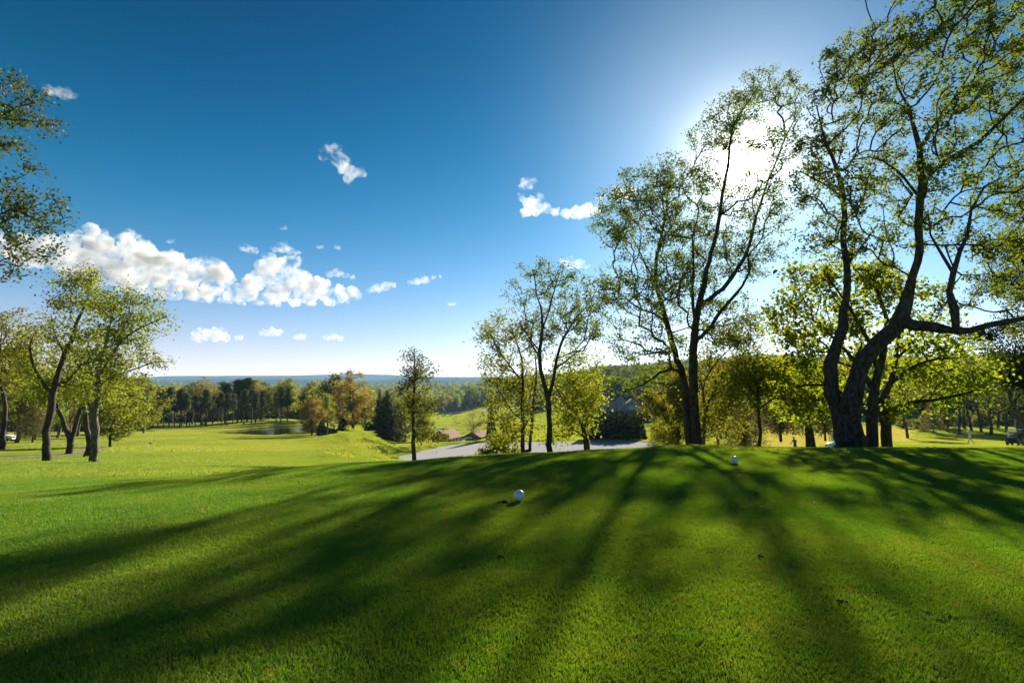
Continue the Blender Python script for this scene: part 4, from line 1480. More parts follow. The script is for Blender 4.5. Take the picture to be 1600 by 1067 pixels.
PRO = {
    'pine': [proto('pine', *rand_pine(9.5, rgs(i), lo=.5, wide=.19), BARK_PINE, NEEDLE_PINE) for i in range(4)],
    'tan': [proto('tan', *rand_broadleaf(14, rgs(10 + i), .25, .27, 13, 210, 11, .30, .4), BARK_GREY, LEAF_TAN) for i in range(3)],
    'fresh': [proto('fresh', *rand_broadleaf(13, rgs(20 + i), .2, .31, 13, 230, 20, .34, .42), BARK_GREY, LEAF_FRESH) for i in range(3)],
    'olive': [proto('olive', *rand_broadleaf(14, rgs(30 + i), .3, .3, 13, 230, 18, .34, .42), BARK_GREY, LEAF_OLIVE) for i in range(3)],
    'rust': [proto('rust', *rand_broadleaf(13.5, rgs(40 + i), .14, .34, 17, 330, 17, .30, .36), BARK_DARK, LEAF_RUST) for i in range(2)],
    'spruce': [proto('spruce', *rand_spruce(10, rgs(50 + i)), BARK_DARK, NEEDLE_SPRUCE) for i in range(2)],
    'brown': [proto('brown', *rand_spruce(7, rgs(60 + i), wide=.36, lsize=.2, lo=.12), BARK_DARK, NEEDLE_BROWN) for i in range(2)],
    'cedar': [proto('cedar', *rand_cedar(5.6, rgs(70 + i)), BARK_DARK, NEEDLE_CEDAR) for i in range(3)],
    'round': [proto('round', *rand_broadleaf(6.5, rgs(80 + i), .16, .42, 13, 260, 18, .19, .2, .09, .012), BARK_DARK, LEAF_SPRING) for i in range(3)],
    'bush': [proto('bush', *rand_broadleaf(3, rgs(90 + i), .05, .55, 11, 160, 16, .16, .16, .05, .012), BARK_DARK, LEAF_SPRING) for i in range(2)],
    'bare': [proto('bare', *rand_broadleaf(9, rgs(95 + i), .3, .28, 11, 200, 2.2, .16, .3, .11, .02), BARK_GREY, LEAF_TAN) for i in range(2)],
    'slim': [proto('slim', *rand_broadleaf(15, rgs(100 + i), .42, .24, 11, 200, 11, .27, .42, .24), BARK_DARK, LEAF_SPRING) for i in range(4)],
}
PH = {'pine': 9.5, 'tan': 14, 'fresh': 13, 'olive': 14, 'rust': 13.5, 'spruce': 10, 'brown': 7, 'cedar': 5.6, 'round': 6.5, 'bush': 3, 'bare': 9, 'slim': 15}
_vi = {}


def plant(kind, name, label, u, Y, height, cat='tree', group=None, wide=1.0, rz=None, dz=0.0):
    i = _vi.get(kind, 0)
    _vi[kind] = i + 1
    tm, cm = PRO[kind][i % len(PRO[kind])]
    x = (u - 800) / F * Y
    z = Hs(x, Y) + dz
    root = empty(name, (x, Y, z - .05), rz if rz is not None else (i * 2.399) % 6.28)
    s = height / PH[kind]
    root.scale = (s * wide, s * wide, s)
    tag(root, label, cat, group)
    link('trunk', tm, root)
    link('crown', cm, root)
    return root


ORD = ['first', 'second', 'third', 'fourth', 'fifth', 'sixth', 'seventh', 'eighth', 'ninth', 'tenth', 'eleventh', 'twelfth', 'thirteenth', 'fourteenth', 'fifteenth', 'sixteenth', 'seventeenth', 'eighteenth',
       'nineteenth', 'twentieth', 'twenty-first', 'twenty-second', 'twenty-third', 'twenty-fourth', 'twenty-fifth', 'twenty-sixth']


def number_group(group, fmt):
    os_ = [o for o in COL.objects if o.get('group') == group]
    by = {}
    for o in os_:
        by.setdefault(o['label'], []).append(o)
    for lab, l in by.items():
        l.sort(key=lambda o: o.location.x / o.location.y)
        if len(l) > 1:
            for i, o in enumerate(l):
                o['label'] = ORD[i] + ' from left, ' + lab


rg = np.random.default_rng(5)
# pine grove along the far side of the fairway
for i, u in enumerate([232, 243, 251, 260, 268, 276, 284, 287, 295, 300, 309, 317, 324, 326, 335, 344, 349, 358, 367, 384, 396, 402, 412, 434, 441, 452]):
    Y = 146 + rg.uniform(-4, 12) + (u - 232) * .10
    plant('pine', 'pine_tree', 'dark slender pine in the grove behind the fairway and pond', u, Y, rg.uniform(8.2, 10.2), 'pine', 'pines of the fairway grove')
plant('pine', 'pine_tree', 'tall dark pine rising above the grove, left of the pair', 355, 176, 12.4, 'pine', wide=1.5)
plant('pine', 'pine_tree', 'tall dark pine rising above the grove, left one of the close pair', 374, 178, 13.2, 'pine', wide=1.5)
plant('pine', 'pine_tree', 'tall dark pine rising above the grove, right one of the close pair', 389, 180, 13.6, 'pine', wide=1.3)
for i, (u, k, h) in enumerate([(210, 'fresh', 13), (228, 'olive', 14), (258, 'fresh', 13), (275, 'tan', 14.5), (292, 'tan', 14), (305, 'olive', 13.5), (322, 'tan', 15), (338, 'tan', 14), (352, 'fresh', 12),
                               (380, 'fresh', 12.5), (400, 'tan', 14), (408, 'olive', 13), (440, 'tan', 14), (445, 'tan', 14.2), (450, 'fresh', 14), (482, 'tan', 13), (490, 'fresh', 13.5), (496, 'tan', 12.5), (500, 'fresh', 13), (514, 'olive', 13)]):
    plant(k, 'woodland_tree', {'fresh': 'fresh green spring tree behind the pine grove', 'tan': 'tan budding tree behind the pine grove', 'olive': 'olive green tree behind the pine grove'}[k],
          u, 178 + rg.uniform(-6, 22), h * rg.uniform(.95, 1.06), 'tree', 'trees behind the pine grove')
plant('round', 'lawn_tree', 'rounded fresh green tree on the lawn right of the grey trunk', 180, 56, 7.4, wide=1.1)
plant('round', 'lawn_tree', 'bright round tree at the left end of the pine grove', 230, 112, 9.4, wide=1.15)
plant('fresh', 'lawn_tree', 'tall fresh green tree behind the rounded lawn tree', 205, 95, 9.5)
plant('rust', 'pond_tree', 'rusty brown spring tree at the right bank of the pond', 488, 121, 8.8, wide=1.1)
plant('rust', 'rust_tree', 'large round orange-tinted tree right of the pond', 553, 116, 13.6, wide=1.12)
plant('fresh', 'pond_tree', 'yellow-green tree filling the gap between pond and rusty tree', 512, 128, 9.5)
plant('spruce', 'spruce_tree', 'dark broad spruce right of the orange-tinted tree', 606, 112, 10.2, 'spruce', wide=1.6)
plant('spruce', 'spruce_tree', 'narrow dark spruce tip just behind the broad spruce', 594, 118, 10.6, 'spruce', wide=.8)
plant('cedar', 'evergreen_shrub', 'small dark evergreen at the pond bank', 505, 118, 3.4, 'shrub', wide=2.0)
plant('cedar', 'evergreen_shrub', 'low dark evergreen under the orange-tinted tree', 538, 111, 3.6, 'shrub', wide=2.4)
plant('cedar', 'evergreen_shrub', 'low dark evergreen at the foot of the spruces', 578, 110, 3.3, 'shrub', wide=2.4)
plant('fresh', 'hillside_tree', 'yellow-green tree behind the slim young tree', 634, 120, 11, wide=1.0)
plant('round', 'hillside_tree', 'loose yellow-green tree right behind the slim young tree trunk', 662, 96, 6.0)
plant('bush', 'green_shrub', 'round green shrub before the brown-roofed house', 697, 128, 3.2, 'shrub', dz=-.2)
plant('bare', 'bare_tree', 'thin nearly leafless tree at the far edge of the gravel lot', 739, 118, 8.4)
plant('bare', 'bare_tree', 'grey budding tree between spruce and brown-roofed house', 667, 165, 12)
plant('cedar', 'cypress', 'narrow dark cypress left of the centre clump', 768, 94, 6.0, 'cypress', wide=.95)
plant('bush', 'green_shrub', 'yellow-green bush at the foot of the centre clump', 790, 33, 2.4, 'shrub')
for i in range(9):
    plant('cedar', 'arborvitae', 'dark arborvitae in the clipped row behind the gravel lot', 922 + i * 9.4, 95 + rg.uniform(-.5, .8), rg.uniform(4.3, 5.0), 'hedge tree', 'row of arborvitae behind the lot', wide=1.75)
plant('brown', 'brown_conifer', 'brownish conifer just right of the arborvitae row', 1026, 72, 5.4, 'conifer')
plant('round', 'lawn_tree', 'yellow-green tree left behind the tallest trunk', 1056, 50, 8.2, wide=.95)
plant('round', 'lawn_tree', 'yellow-green bushy tree low behind the tallest trunk', 1042, 58, 4.6)
plant('fresh', 'lawn_tree', 'green tree filling the gap right behind the tallest trunk', 1118, 64, 9.0)
plant('brown', 'brown_conifer', 'wide brown-needled conifer behind the thin-trunked maple', 1160, 48, 5.6, 'conifer', wide=1.1)
plant('brown', 'brown_conifer', 'brown-needled conifer with low boughs above the tan mound', 1216, 46, 5.4, 'conifer', wide=1.25, dz=1.0)
plant('brown', 'brown_conifer', 'brown-needled conifer left of the leaning giant trunk', 1285, 50, 5.4, 'conifer', wide=1.0, dz=1.1)
# the wood behind the green on the right
for i, (u, Y, h) in enumerate([(1412, 98, 13), (1428, 128, 15), (1446, 136, 14), (1462, 124, 14), (1475, 118, 15), (1481, 132, 16), (1492, 112, 14), (1503, 126, 15), (1512, 118, 15), (1519, 134, 16), (1528, 116, 14),
                               (1541, 108, 15), (1553, 128, 16), (1566, 116, 15), (1580, 130, 16), (1600, 122, 16), (1400, 182, 16), (1385, 190, 15), (1350, 192, 16), (1330, 188, 14), (1300, 190, 15), (1618, 122, 15)]):
    plant('slim', 'woodland_tree', 'tall slim dark trunk in the sunlit wood behind the golfers at right', u, Y, h, 'tree', 'trees of the wood at right')
plant('brown', 'brown_conifer', 'small brown conifer with two stems left of the walking golfer', 1453, 104, 6.2, 'conifer', wide=1.1, dz=.9)
for i, u in enumerate([1405, 1436, 1470, 1500, 1530, 1560, 1590]):
    plant('bush', 'understory_bush', 'bright green understory bush among the trunks of the wood at right', u, 128 + rg.uniform(-6, 14), rg.uniform(3, 5), 'bush', 'understory bushes of the wood at right')
# left edge wood
plant('slim', 'woodland_tree', 'tall tree with a straight bare trunk at the left edge', 12, 50, 13.0)
for i, (u, Y, k, h) in enumerate([(-20, 62, 'olive', 12), (30, 70, 'fresh', 12), (58, 82, 'tan', 12), (95, 90, 'olive', 12.5), (128, 96, 'fresh', 12), (160, 104, 'olive', 12), (-40, 84, 'fresh', 14), (5, 90, 'olive', 14), (45, 100, 'fresh', 13), (78, 74, 'fresh', 9), (112, 76, 'tan', 9)]):
    plant(k, 'woodland_tree', {'fresh': 'fresh green tree in the wood beyond the asphalt path at left', 'tan': 'tan budding tree in the wood beyond the asphalt path at left', 'olive': 'olive green tree in the wood beyond the asphalt path at left'}[k], u, Y, h, 'tree', 'trees of the wood at left')
plant('brown', 'brown_conifer', 'low dark-branched conifer by the asphalt path', 58, 60, 5.2, 'conifer', wide=1.1, dz=.7)

for _g in ('pines of the fairway grove', 'trees behind the pine grove', 'row of arborvitae behind the lot', 'trees of the wood at right', 'understory bushes of the wood at right', 'trees of the wood at left'):
    number_group(_g, '')

# ------------------------------------------------------------------ the far wood (one mass)
FAR = []
for i in range(3):
    FAR.append(far_proto('far_fresh', *rand_broadleaf(14, rgs(200 + i), .2, .33, 10, 70, 13, .75, .8, .2, .05), BARK_GREY, LEAF_FRESH))
for i in range(3):
    FAR.append(far_proto('far_olive', *rand_broadleaf(15, rgs(210 + i), .2, .33, 10, 70, 13, .75, .8, .2, .05), BARK_GREY, LEAF_OLIVE))
for i in range(2):
    FAR.append(far_proto('far_tan', *rand_broadleaf(14, rgs(220 + i), .25, .3, 10, 80, 8, .7, .8, .2, .05), BARK_GREY, LEAF_TAN))
FAR.append(far_proto('far_pine', *rand_spruce(14, rgs(230), wide=.2, lsize=.9, whorls=14, per=14), BARK_DARK, NEEDLE_SPRUCE))
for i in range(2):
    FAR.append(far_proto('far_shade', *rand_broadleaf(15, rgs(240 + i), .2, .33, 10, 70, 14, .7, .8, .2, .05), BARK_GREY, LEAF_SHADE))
PICKW = np.array([.15, .15, .15, .1, .1, .1, .09, .08, .08, 0, 0])


def far_wood():
    rg = np.random.default_rng(77)
    P_ = []
    Y = 150.0
    while Y < 2600:
        sp = 6.0 + Y * .010
        xs = np.arange(-1.25 * Y, 1.25 * Y, sp)
        xs = xs + rg.uniform(-.4, .4, len(xs)) * sp
        ys = Y + rg.uniform(-.5, .5, len(xs)) * sp
        k = wood_mask(xs, ys) > .7
        t = xs / ys
        k &= ~((t > -.62) & (t < -.33) & (ys < 205))         # the single trees stand here
        k &= ~((np.abs(t + .424) < .011) & (ys < 900)) & ~((np.abs(t + .376) < .011) & (ys < 900))   # gaps cut in the wood so the pond mirrors bright sky
        k &= ~((t > -.20) & (t < .0) & (ys < 500))
        k &= ~((t > .14) & (t < .26) & (ys < 292))  # the house plot
        k &= ~((t > -.08) & (t < .06) & (ys < 480) & (ys > 340))
        P_.append(np.stack([xs[k], ys[k]], -1))
        Y += sp * .92
    p = np.concatenate(P_)
    n = len(p)
    s = rg.uniform(.65, 1.12, n) * (1 + .10 * sstep(600, 1500, p[:, 1]))
    scl = np.stack([s * rg.uniform(.9, 1.3, n), s * rg.uniform(.9, 1.3, n), s], -1)
    rot = np.stack([np.zeros(n), np.zeros(n), rg.random(n) * 6.28], -1)
    pick = rg.choice(len(FAR), n, p=PICKW / PICKW.sum())
    # patches of evergreens
    pn = _fracnoise(p[:, 0], p[:, 1], 12, .02)
    pick = np.where(pn > .3, 8, pick)
    hill = (p[:, 0] / p[:, 1] > .04) & (p[:, 0] / p[:, 1] < .42) & (rg.random(n) < .8)  # backlit hillside: its shade is put into the leaf colour by darker trees
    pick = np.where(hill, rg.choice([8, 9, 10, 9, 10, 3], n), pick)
    o = scatter('far_wood', np.stack([p[:, 0], p[:, 1], H(p[:, 0], p[:, 1]) - .2], -1), rot, scl, FAR, pick)
    tag(o, 'mixed spring woodland covering the plain and hills to the horizon', 'woodland', None, 'stuff')
    return n


print('far trees', far_wood())

# ------------------------------------------------------------------ buildings
MAT_SIDING = plain_mat('grey_siding', (.30, .33, .37), .7, .6, .1)
MAT_TRIM = plain_mat('white_trim', (.78, .78, .76), .6, 2.0, .05)
MAT_ROOFG = plain_mat('grey_shingle', (.11, .105, .10), .9, 3.0, .3, .2, .4)
MAT_ROOFB = plain_mat('brown_shingle', (.23, .125, .085), .9, 2.5, .25, .2, .4)
MAT_BRICK = plain_mat('red_brick', (.17, .075, .055), .85, 5.0, .35, .2, .3)
MAT_STONE = plain_mat('pale_wall', (.45, .43, .38), .8, 2.0, .15)
MAT_GLASS = glass_mat('window_glass')
MAT_WHITE = plain_mat('white_paint', (.78, .78, .77), .35, 3.0, .05, .5)
MAT_BLACK = plain_mat('black_rubber', (.02, .02, .02), .7, 9.0, .2)
MAT_STEEL = plain_mat('grey_steel', (.35, .35, .36), .4, 6.0, .1, .5, 0, .8)
MAT_SEAT = plain_mat('dark_vinyl', (.045, .025, .028), .5, 6.0, .2)
MAT_BLACKPAINT = plain_mat('black_paint', (.015, .015, .018), .3, 3.0, .1, .5)


def gable_block(root, w, d, hw, hr, x0=0, y0=0, mat_wall=None, mat_roof=None, along='x', over=.35, windows=(), door=None, trim=True):
    """walls and pitched roof; along = ridge direction; windows: (side, pos, z, w, h), side 'f' faces the tee"""
    wl = MB()
    if along == 'x':
        prof = [(-d / 2, 0), (d / 2, 0), (d / 2, hw), (0, hr), (-d / 2, hw)]
        v = [(x0 + sx * w / 2, y0 + a, z) for sx in (-1, 1) for a, z in prof]
    else:
        prof = [(-w / 2, 0), (w / 2, 0), (w / 2, hw), (0, hr), (-w / 2, hw)]
        v = [(x0 + a, y0 + sy * d / 2, z) for sy in (-1, 1) for a, z in prof]
    wl.add(v, [(0, 1, 2, 3, 4), (9, 8, 7, 6, 5), (0, 5, 6, 1), (1, 6, 7, 2), (0, 4, 9, 5)])
    wall = wl.build('wall', mat_wall, root)
    th = .16
    for s in (-1, 1):
        rf = MB()
        half = (d if along == 'x' else w) / 2
        sl = (hr - hw) / half
        e = half + over
        pts = [(s * e, hr - sl * e), (0, hr), (0, hr + th), (s * e, hr - sl * e + th)]
        ln = (w if along == 'x' else d) / 2 + over
        v = []
        for q in (-1, 1):
            for a, z in pts:
                v.append((x0 + q * ln, y0 + a, z + .02) if along == 'x' else (x0 + a, y0 + q * ln, z + .02))
        rf.add(v, [(0, 1, 2, 3), (7, 6, 5, 4), (0, 4, 5, 1), (1, 5, 6, 2), (2, 6, 7, 3), (3, 7, 4, 0)])
        rf.build('roof', mat_roof, root)
    if trim and along == 'y':
        half = w / 2
        for s in (-1, 1):
            tb = MB()
            y_ = y0 - d / 2 - over - .03
            tb.tube([(x0 + s * (half + over), y_, hw - (hr - hw) / half * over), (x0, y_, hr + .05)], .13, 4)
            tb.build('bargeboard', MAT_TRIM, root)
    for side, p_, z, ww, hh in windows:
        fy = y0 - d / 2
        win = MB().box((x0 + p_, fy - .05, z), (ww + .3, .12, hh + .3)).build('window', MAT_TRIM, root)
        MB().box((x0 + p_, fy - .10, z), (ww, .06, hh)).build('pane', MAT_GLASS, win)
        MB().box((x0 + p_, fy - .15, z), (.06, .04, hh)).build('mullion', MAT_TRIM, win)
    if door:
        dr = MB().box((x0 + door[0], y0 - d / 2 - .06, door[2] / 2), (door[1], .12, door[2])).build('door', MAT_TRIM, root)
        MB().tube([(x0 + door[0] + door[1] * .35, y0 - d / 2 - .14, 1), (x0 + door[0] + door[1] * .35, y0 - d / 2 - .2, 1)], .05, 6).build('handle', MAT_STEEL, dr)


def house_at(name, label, u, Y, rz, cat='house', sink=0.0):
    x = (u - 800) / F * Y
    r = empty(name, (x, Y, Hs(x, Y) - sink), rz)
    return tag(r, label, cat)


h = house_at('gabled_house', 'grey house with white trimmed gables above the arborvitae row', 966, 262, R(-4))
gable_block(h, 7.5, 7, 4.2, 6.4, -3.6, 0, MAT_SIDING, MAT_ROOFG, 'x', windows=[('f', -2.4, 3.1, 1, 1.3), ('f', -.6, 3.1, 1, 1.3), ('f', 1.4, 3.1, 1, 1.3), ('f', -1.4, 1.2, 1.6, 1.3)])
gable_block(h, 3.4, 3, 4.4, 6.6, .6, -3.4, MAT_SIDING, MAT_ROOFG, 'y', windows=[('f', 0, 3.4, 1.3, 1.3), ('f', 0, 1.2, 1.5, 1.3)])
gable_block(h, 5.8, 6, 3.0, 5.2, 5.3, -1.5, MAT_SIDING, MAT_ROOFG, 'y', windows=[('f', 0, 3.4, 1.0, .8)], door=(0, 3.2, 2.2))
MB().box((-5.6, 1.2, 6.6), (.8, .8, 2.2)).build('chimney', MAT_BRICK, h)
h = house_at('brick_house', 'low brick house with a wide brown roof beyond the gravel lot', 699, 190, R(68), sink=.2)
gable_block(h, 8.2, 6.2, 2.5, 4.6, 0, 0, MAT_BRICK, MAT_ROOFB, 'x', over=.6, windows=[('f', -2.4, 1.5, 1.2, 1.0), ('f', 2.2, 1.5, 1.4, 1.0)], door=(0, 1, 2))
h = house_at('brown_roof_house', 'brown roof partly hidden by the cypress beyond the gravel lot', 747, 186, R(62), sink=.9)
gable_block(h, 6.4, 5.4, 2.2, 3.6, 0, 0, MAT_BRICK, MAT_ROOFB, 'x', over=.5, windows=[('f', -1.5, 1.3, 1.1, .9), ('f', 1.5, 1.3, 1.1, .9)])
h = house_at('clubhouse', 'long dark-roofed building with pale walls across the valley', 704, 452, R(6))
gable_block(h, 9, 8, 2.6, 6.2, -4.6, 0, MAT_STONE, MAT_ROOFG, 'x', over=.6, windows=[('f', -2.5, 1.4, 1.2, 1.2), ('f', 0, 1.4, 1.2, 1.2), ('f', 2.5, 1.4, 1.2, 1.2)])
gable_block(h, 9, 7, 2.6, 5.2, 4.6, .4, MAT_STONE, MAT_ROOFG, 'x', over=.6, windows=[('f', -2, 1.4, 1.2, 1.2), ('f', 1.5, 1.4, 1.2, 1.2)])


# ------------------------------------------------------------------ vehicles
def wheel(parent, x, y, r, w):
    t = MB()
    t.tube([(x, y - w / 2, r), (x, y - w / 2 + .015, r), (x, y + w / 2 - .015, r), (x, y + w / 2, r)], [r * .86, r, r, r * .86], 16)
    wh = t.build('wheel', MAT_BLACK, parent, True)
    MB().tube([(x, y - w / 2 - .012, r), (x, y + w / 2 + .012, r)], r * .55, 12).build('hub', MAT_STEEL, wh)


def make_cart():
    r = empty('golf_cart')
    # x is forward
    b = MB()
    prof = [(-1.15, .32), (-1.18, .62), (-.85, .78), (-.45, .76), (-.40, .30), (.40, .28), (.62, .80), (.78, .86), (1.12, .66), (1.20, .40), (1.1, .28)]
    n = len(prof)
    v = [(x, s * .56, z) for s in (-1, 1) for x, z in prof]
    f = [tuple(range(n))[::-1], tuple(n + i for i in range(n))] + [(i, (i + 1) % n, n + (i + 1) % n, n + i) for i in range(n)]
    b.add(v, f)
    b.build('body', MAT_WHITE, r)
    MB().box((-.12, 0, .27), (1.1, 1.16, .07)).build('floor_panel', MAT_BLACK, r)
    MB().box((-.52, 0, .74), (.52, 1.08, .16)).build('seat', MAT_SEAT, r)
    MB().box((-.80, 0, 1.02), (.12, 1.08, .42), rx=0).build('backrest', MAT_SEAT, r)
    roof = MB().box((-.12, 0, 1.83), (1.85, 1.2, .07), taper=.94).build('roof', MAT_WHITE, r)
    for s in (-1, 1):
        MB().tube([(.68, s * .5, .82), (.55, s * .52, 1.80)], .022, 6).build('roof_post', MAT_BLACKPAINT, r)
        MB().tube([(-.92, s * .52, .70), (-.86, s * .52, 1.80)], .022, 6).build('roof_post', MAT_BLACKPAINT, r)
        MB().box((1.17, s * .38, .56), (.06, .16, .09)).build('headlight', MAT_GLASS, r)
    ws = MB().box((.62, 0, 1.30), (.02, .96, .86)).build('windscreen', MAT_WINDS, r)
    ws.rotation_euler = (0, 0, 0)
    MB().tube([(.55, -.26, .82), (.30, -.26, 1.0)], .02, 6).build('steering_column', MAT_BLACKPAINT, r)
    st = MB()
    ring = [(.29 + .04 * math.cos(a), -.26 + .17 * math.sin(a), 1.0 + .16 * math.cos(a)) for a in np.linspace(0, 2 * math.pi, 13)]
    st.tube(ring, .016, 6, False)
    st.build('steering_wheel', MAT_BLACK, r)
    for x in (-.78, .82):
        for s in (-1, 1):
            wheel(r, x, s * .50, .23, .2)
    MB().box((-1.2, 0, .58), (.25, .95, .05)).build('bag_rack', MAT_BLACKPAINT, r)
    for s in (-1, 1):
        g = MB()
        g.tube([(-1.24, s * .25, .55), (-1.26, s * .25, 1.25), (-1.27, s * .25, 1.45)], [.13, .14, .15], 10)
        gb = g.build('golf_bag', MAT_BLACK, r, True)
        for q in range(4):
            MB().tube([(-1.27 + .05 * math.cos(q * 1.7), s * .25 + .06 * math.sin(q * 1.7), 1.4), (-1.27 + .07 * math.cos(q * 1.7), s * .25 + .08 * math.sin(q * 1.7), 1.62)], .025, 5).build('club_head', MAT_STEEL, gb)
    return r


def windscreen_material():
    m, t = new_mat('windscreen')
    tp = N(t, 'ShaderNodeBsdfTransparent')
    tp.inputs[0].default_value = (.85, .88, .88, 1)
    gl = N(t, 'ShaderNodeBsdfGlossy', i_Roughness=.05)
    mx = N(t, 'ShaderNodeMixShader', i_0=.12)
    L(t, tp.outputs[0], mx.inputs[1])
    L(t, gl.outputs[0], mx.inputs[2])
    out = N(t, 'ShaderNodeOutputMaterial')
    L(t, mx.outputs[0], out.inputs[0])
    return m


MAT_WINDS = windscreen_material()


def place(o, u, Y, rz, label, cat, group=None, dz=0.0, name=None):
    x = (u - 800) / F * Y
    z = Hs(x, Y)
    e = .6
    gx = (Hs(x + e, Y) - Hs(x - e, Y)) / (2 * e)
    gy = (Hs(x, Y + e) - Hs(x, Y - e)) / (2 * e)
    nrm_ = Vector((-gx, -gy, 1)).normalized()
    q = Vector((0, 0, 1)).rotation_difference(nrm_)
    o.rotation_mode = 'XYZ'
    from mathutils import Quaternion
    o.rotation_euler = (q @ Quaternion((0, 0, 1), rz)).to_euler()
    o.location = (x, Y, z + dz)
    return tag(o, label, cat, group)


cart = make_cart()
place(cart, 1579, 67, R(214), 'dark golf cart with a pale roof parked near the right edge', 'golf cart', 'golf carts', .01)
c2 = copy_tree(cart)
place(c2, 1308, 58, R(182), 'white-roofed golf cart half hidden behind the leaning giant trunk', 'golf cart', 'golf carts', .01)
for _o in cart.children:
    if _o.name.startswith('body'):
        _o.material_slots[0].link = 'OBJECT'
        _o.material_slots[0].material = MAT_BLACKPAINT
c3 = copy_tree(c2)
place(c3, 694, 405, R(200), 'tiny golf cart on the valley fairway, left of two', 'golf cart', 'golf carts', .02)
c4 = copy_tree(c2)
place(c4, 705, 410, R(190), 'tiny golf cart on the valley fairway, right of two', 'golf cart', 'golf carts', .02)


def make_car(name):
    r = empty(name)
    b = MB()
    prof = [(-2.2, .35), (-2.25, .75), (-2.1, .92), (-1.0, .98), (.9, .95), (2.0, .80), (2.25, .62), (2.22, .35)]
    n = len(prof)
    v = [(x, s * (.88 if 0 < i < n - 1 else .84), z) for s in (-1, 1) for i, (x, z) in enumerate(prof)]
    f = [tuple(range(n))[::-1], tuple(n + i for i in range(n))] + [(i, (i + 1) % n, n + (i + 1) % n, n + i) for i in range(n)]
    b.add(v, f)
    b.build('body', MAT_WHITE, r)
    g = MB()
    pg = [(-1.75, .94), (-1.15, 1.42), (.15, 1.45), (1.0, .95)]
    v = [(x, s * (.80 if z < 1 else .62), z) for s in (-1, 1) for x, z in pg]
    g.add(v, [(3, 2, 1, 0), (4, 5, 6, 7), (0, 1, 5, 4), (2, 3, 7, 6), (3, 0, 4, 7)])
    g.build('windows', MAT_GLASS, r)
    MB().box((-.5, 0, 1.45), (1.35, 1.26, .06), taper=.9).build('roof', MAT_WHITE, r)
    for x in (-1.35, 1.4):
        for s in (-1, 1):
            wheel(r, x, s * .80, .33, .22)
    for s in (-1, 1):
        MB().box((2.22, s * .62, .64), (.08, .36, .14)).build('headlight', MAT_GLASS, r)
        MB().box((-2.24, s * .66, .72), (.06, .3, .16)).build('tail_light', MAT_RED, r)
    return r


MAT_RED = plain_mat('red_plastic', (.5, .03, .02), .4, 5, .1)
car = make_car('parked_car')
place(car, 2, 76, R(12), 'white car parked among the trees at the left edge', 'car', None, .01)
c5 = copy_tree(car)
place(c5, 727, 182, R(8), 'white car parked beside the brown-roofed brick house', 'car', None, .8)


# ------------------------------------------------------------------ people
def person(name, label, u, Y, rz, joints, radii, edges, zones, hat=None, hair=(.05, .035, .025), dz=0.0):
    me = bpy.data.meshes.new('body')
    names = list(joints)
    me.from_pydata([joints[k] for k in names], [(names.index(a), names.index(b)) for a, b in edges], [])
    tmp = bpy.data.objects.new('tmp_body', me)
    COL.objects.link(tmp)
    sk = tmp.modifiers.new('skin', 'SKIN')
    sk.use_smooth_shade = True
    me.skin_vertices.new() if not me.skin_vertices else None
    for i, k in enumerate(names):
        sv = me.skin_vertices[0].data[i]
        rr = radii[k]
        sv.radius = rr if isinstance(rr, tuple) else (rr, rr)
        sv.use_root = (k == 'pelvis')
    sb = tmp.modifiers.new('sub', 'SUBSURF')
    sb.levels = 2
    sb.render_levels = 2
    dg = bpy.context.evaluated_depsgraph_get()
    body = bpy.data.meshes.new_from_object(tmp.evaluated_get(dg))
    bpy.data.objects.remove(tmp)
    body.name = 'body'
    body.materials.clear()
    for _, m in zones:
        body.materials.append(m)
    for p in body.polygons:
        c = p.center
        p.use_smooth = True
        for i, (test, m) in enumerate(zones):
            if test(c):
                p.material_index = i
                break
    x = (u - 800) / F * Y
    root = empty(name, (x, Y, Hs(x, Y) + dz), rz)
    tag(root, label, 'person')
    link('body', body, root)
    hd = joints['head']
    hb = MB()
    vs_, fs_ = [], []
    rows, cols = 7, 12
    for a in range(rows + 1):
        th = math.pi * .56 * a / rows
        for b in range(cols):
            ph = 2 * math.pi * b / cols
            vs_.append((hd[0] + .108 * math.sin(th) * math.cos(ph), hd[1] + .118 * math.sin(th) * math.sin(ph) - .012, hd[2] + .035 + .125 * math.cos(th)))
    for a in range(rows):
        for b in range(cols):
            fs_.append((a * cols + b, (a + 1) * cols + b, (a + 1) * cols + (b + 1) % cols, a * cols + (b + 1) % cols))
    hb.add(vs_, fs_)
    hb.build('cap' if hat else 'hair', hat or plain_mat('hair', hair, .7), root, True)
    if hat:
        MB().box((hd[0], hd[1] + .16, hd[2] + .07), (.15, .13, .015)).build('cap_brim', hat, root)
    return root


